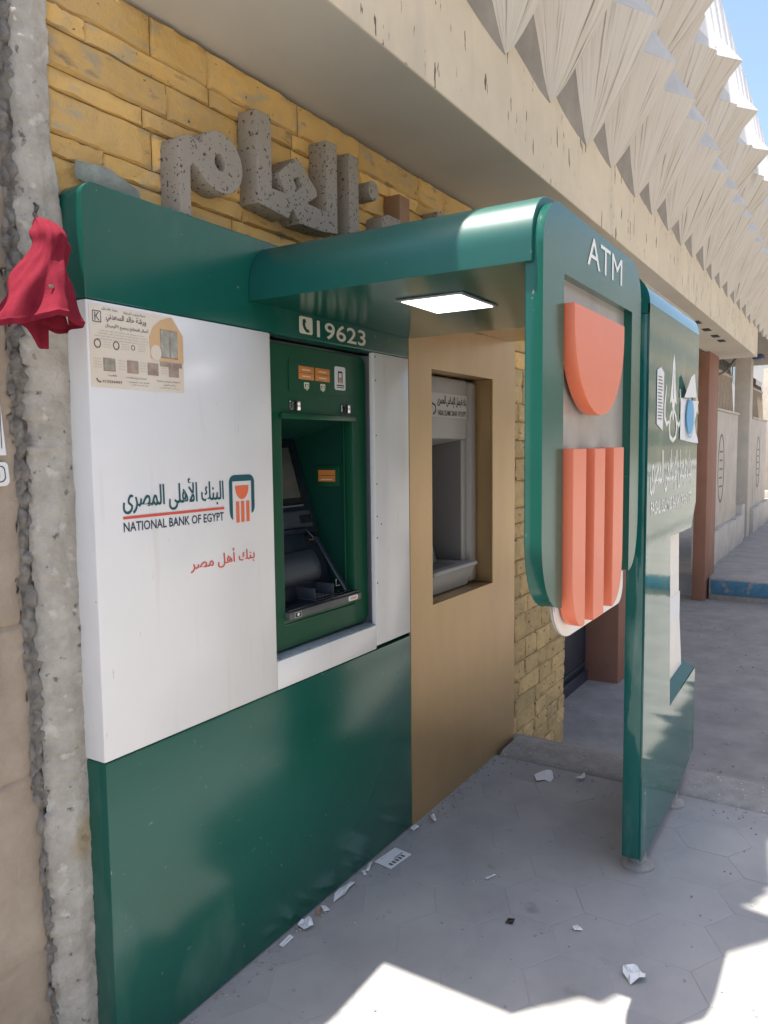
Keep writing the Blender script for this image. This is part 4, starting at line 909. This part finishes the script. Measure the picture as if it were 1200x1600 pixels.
tag(peb.build('gravel', mat('gravel_bits', (0.5, 0.48, 0.45), 0.9, col2=(0.2, 0.19, 0.18), scale=30), smooth=None), kind='stuff')

# ------------------------------------------------------------------ fence along the far pavement
fw_ = empty('concrete_fence', (11.3, 1.8, -.13), 'beige concrete panel fence with oval marks behind the brown pillar', 'fence')
iron = empty('iron_railing', (12, 1.95, 2.0), 'row of slanted beige iron bars above the concrete fence', 'railing')
px0 = 11.0; bays = 0
for i, (xa_, xb_) in enumerate(((11.15, 14.25), (16.25, 18.9), (20.3, 23.2), (24.6, 27.5), (28.9, 31.8))):
    bx('panel', FENCE, fw_, xa_, xb_, 1.78, 1.90, .33, 2.05, .01)
    bx('panel_cap', FENCE_P, fw_, xa_-.02, xb_+.02, 1.76, 1.92, 2.052, 2.09, .01)
    x = xa_-.1
    for q in range(4):
        L = (xb_-xa_+.5)/4; bx('plinth_block', FENCE_P, fw_, x+.008, x+L-.008, 1.70, 1.92, -.2, .325+.02*(q % 2), .012); x += L
    xm = (xa_+xb_)/2-.2
    shape('oval_mark', [circ(xm, 1.20, .30, .52, 28), circ(xm, 1.20, .27, .485, 28)], 1.776, 1.7795, IRON_D, fw_)
    for q in range(5): bx('mark_line', IRON_D, fw_, xm-.14, xm+.14-.03*(q % 2), 1.776, 1.7795, .92+q*.13, .945+q*.13, 0)
    bx('post', FENCE, fw_, xb_+1.05, xb_+1.42, 1.72, 1.98, -.2, 3.3, .01) if i < 3 else None
    bx('plinth_post', FENCE_P, fw_, xb_+.5, xb_+.9, 1.74, 1.92, -.2, .5, .01)
    nb_ = 20
    for q in range(nb_):
        x = xa_+.1+(xb_-xa_-.2)*q/(nb_-1)
        b = MB().tube([(x, 1.86, 2.09), (x-.01, 1.90, 2.72)], .022, 4); b.build('bar', IRON, iron, smooth=None)
        b = MB().tube([(x-.01, 1.90, 2.72), (x-.08, 1.90, 2.80), (x-.02, 1.90, 2.90)], .012, 4); b.build('spike', IRON_D, iron, smooth=None)
    bx('rail', IRON, iron, xa_, xb_, 1.87, 1.90, 2.66, 2.70, .004)
tag(MB().tube([(10.9, 1.74, 2.30), (11.6, 1.75, 2.50), (12.6, 1.75, 2.66), (13.6, 1.76, 2.93)], .018).build('cable', IRON_D), 'dark cable sloping up from the brown pillar to the beam', 'cable')
wb = empty('white_building', (30, 8, 0), 'bright white plastered building behind the concrete fence', 'building')
bx('wall', FARWHITE, wb, 13.0, 70, 4.2, 14, -.6, 11, 0)
for x in (18, 22.5, 27, 31.5, 36): bx('window', GLASS_D, wb, x, x+1.1, 4.16, 4.25, 3.9, 5.3, 0)
st = empty('signal_box', (15.4, 1.7, 3.2), 'small dark blue box on the pole at the fence top', 'box')
bx('case', mat('blue_box', (0.03, 0.05, 0.14), 0.4), st, 15.32, 15.75, 1.55, 1.71, 3.08, 3.28, .02)

# ------------------------------------------------------------------ across the street (seen in the glossy panels)
def block(x0, x1, h, m, lab):
    ob = empty('street_building', ((x0+x1)/2, -18, 0), lab, 'building')
    bx('wall', m, ob, x0, x1, -26, -16, -.5, h, 0); bx('cornice', FENCE_P, ob, x0-.1, x1+.1, -16.35, -16.005, h-.5, h+.1, 0)
    z = 1.0
    while z+2.4 < h-.5:
        n = int((x1-x0)/4.2)
        for i in range(n):
            xc = x0+(i+.5)*(x1-x0)/n
            bx('window', GLASS_D, ob, xc-.75, xc+.75, -16.03, -15.97, z+.6, z+2.1, 0)
        bx('ledge', FENCE_P, ob, x0, x1, -16.2, -16.005, z-.3, z-.1, 0); z += 3.1
block(-14, 16, 10.5, FENCE, 'beige apartment block across the street, the lowest of three')
block(17, 52, 14.0, FARWHITE, 'long white apartment block across the street between two beige ones')
block(53, 120, 17.0, mat('ochre_wall', (0.50, 0.40, 0.28), 0.85, var=.1, scale=1), 'tall ochre apartment block farthest along the opposite side')
def tree(x, y, h, lab):
    t = empty('tree', (x, y, 0), lab, 'tree', 'street trees')
    MB().tube([(x, y, -.1), (x+.1, y, h*.35), (x-.1, y+.1, h*.6)], [.16, .12, .07]).build('trunk', BARK, t)
    b = MB(); rnd = random.Random(int(x*10))
    for k in range(2600):
        d = Vector((rnd.gauss(0, 1), rnd.gauss(0, 1), rnd.gauss(0, .8))); d = d.normalized()*(rnd.random()**.4)
        c = Vector((x, y, h*.68)) + Vector((d.x*h*.33, d.y*h*.33, d.z*h*.30)) + noise.noise_vector(d*2.3)*.5
        n_ = Vector((rnd.gauss(0, 1), rnd.gauss(0, 1), rnd.gauss(0, 1))).normalized(); a = n_.orthogonal().normalized()*.11; e = n_.cross(a)
        f = b.bm.faces.new([b.bm.verts.new(c+a), b.bm.verts.new(c+e), b.bm.verts.new(c-a), b.bm.verts.new(c-e)])
    b.build('crown', FOLIAGE, t, smooth=None)
for i, (x, h) in enumerate(((9, 4.6), (17, 5.2), (26, 5.0), (38, 5.6))):
    tree(x, -11.5, h, 'leafy street tree across the road, number %s from the near end' % ('first', 'second', 'third', 'fourth')[i])
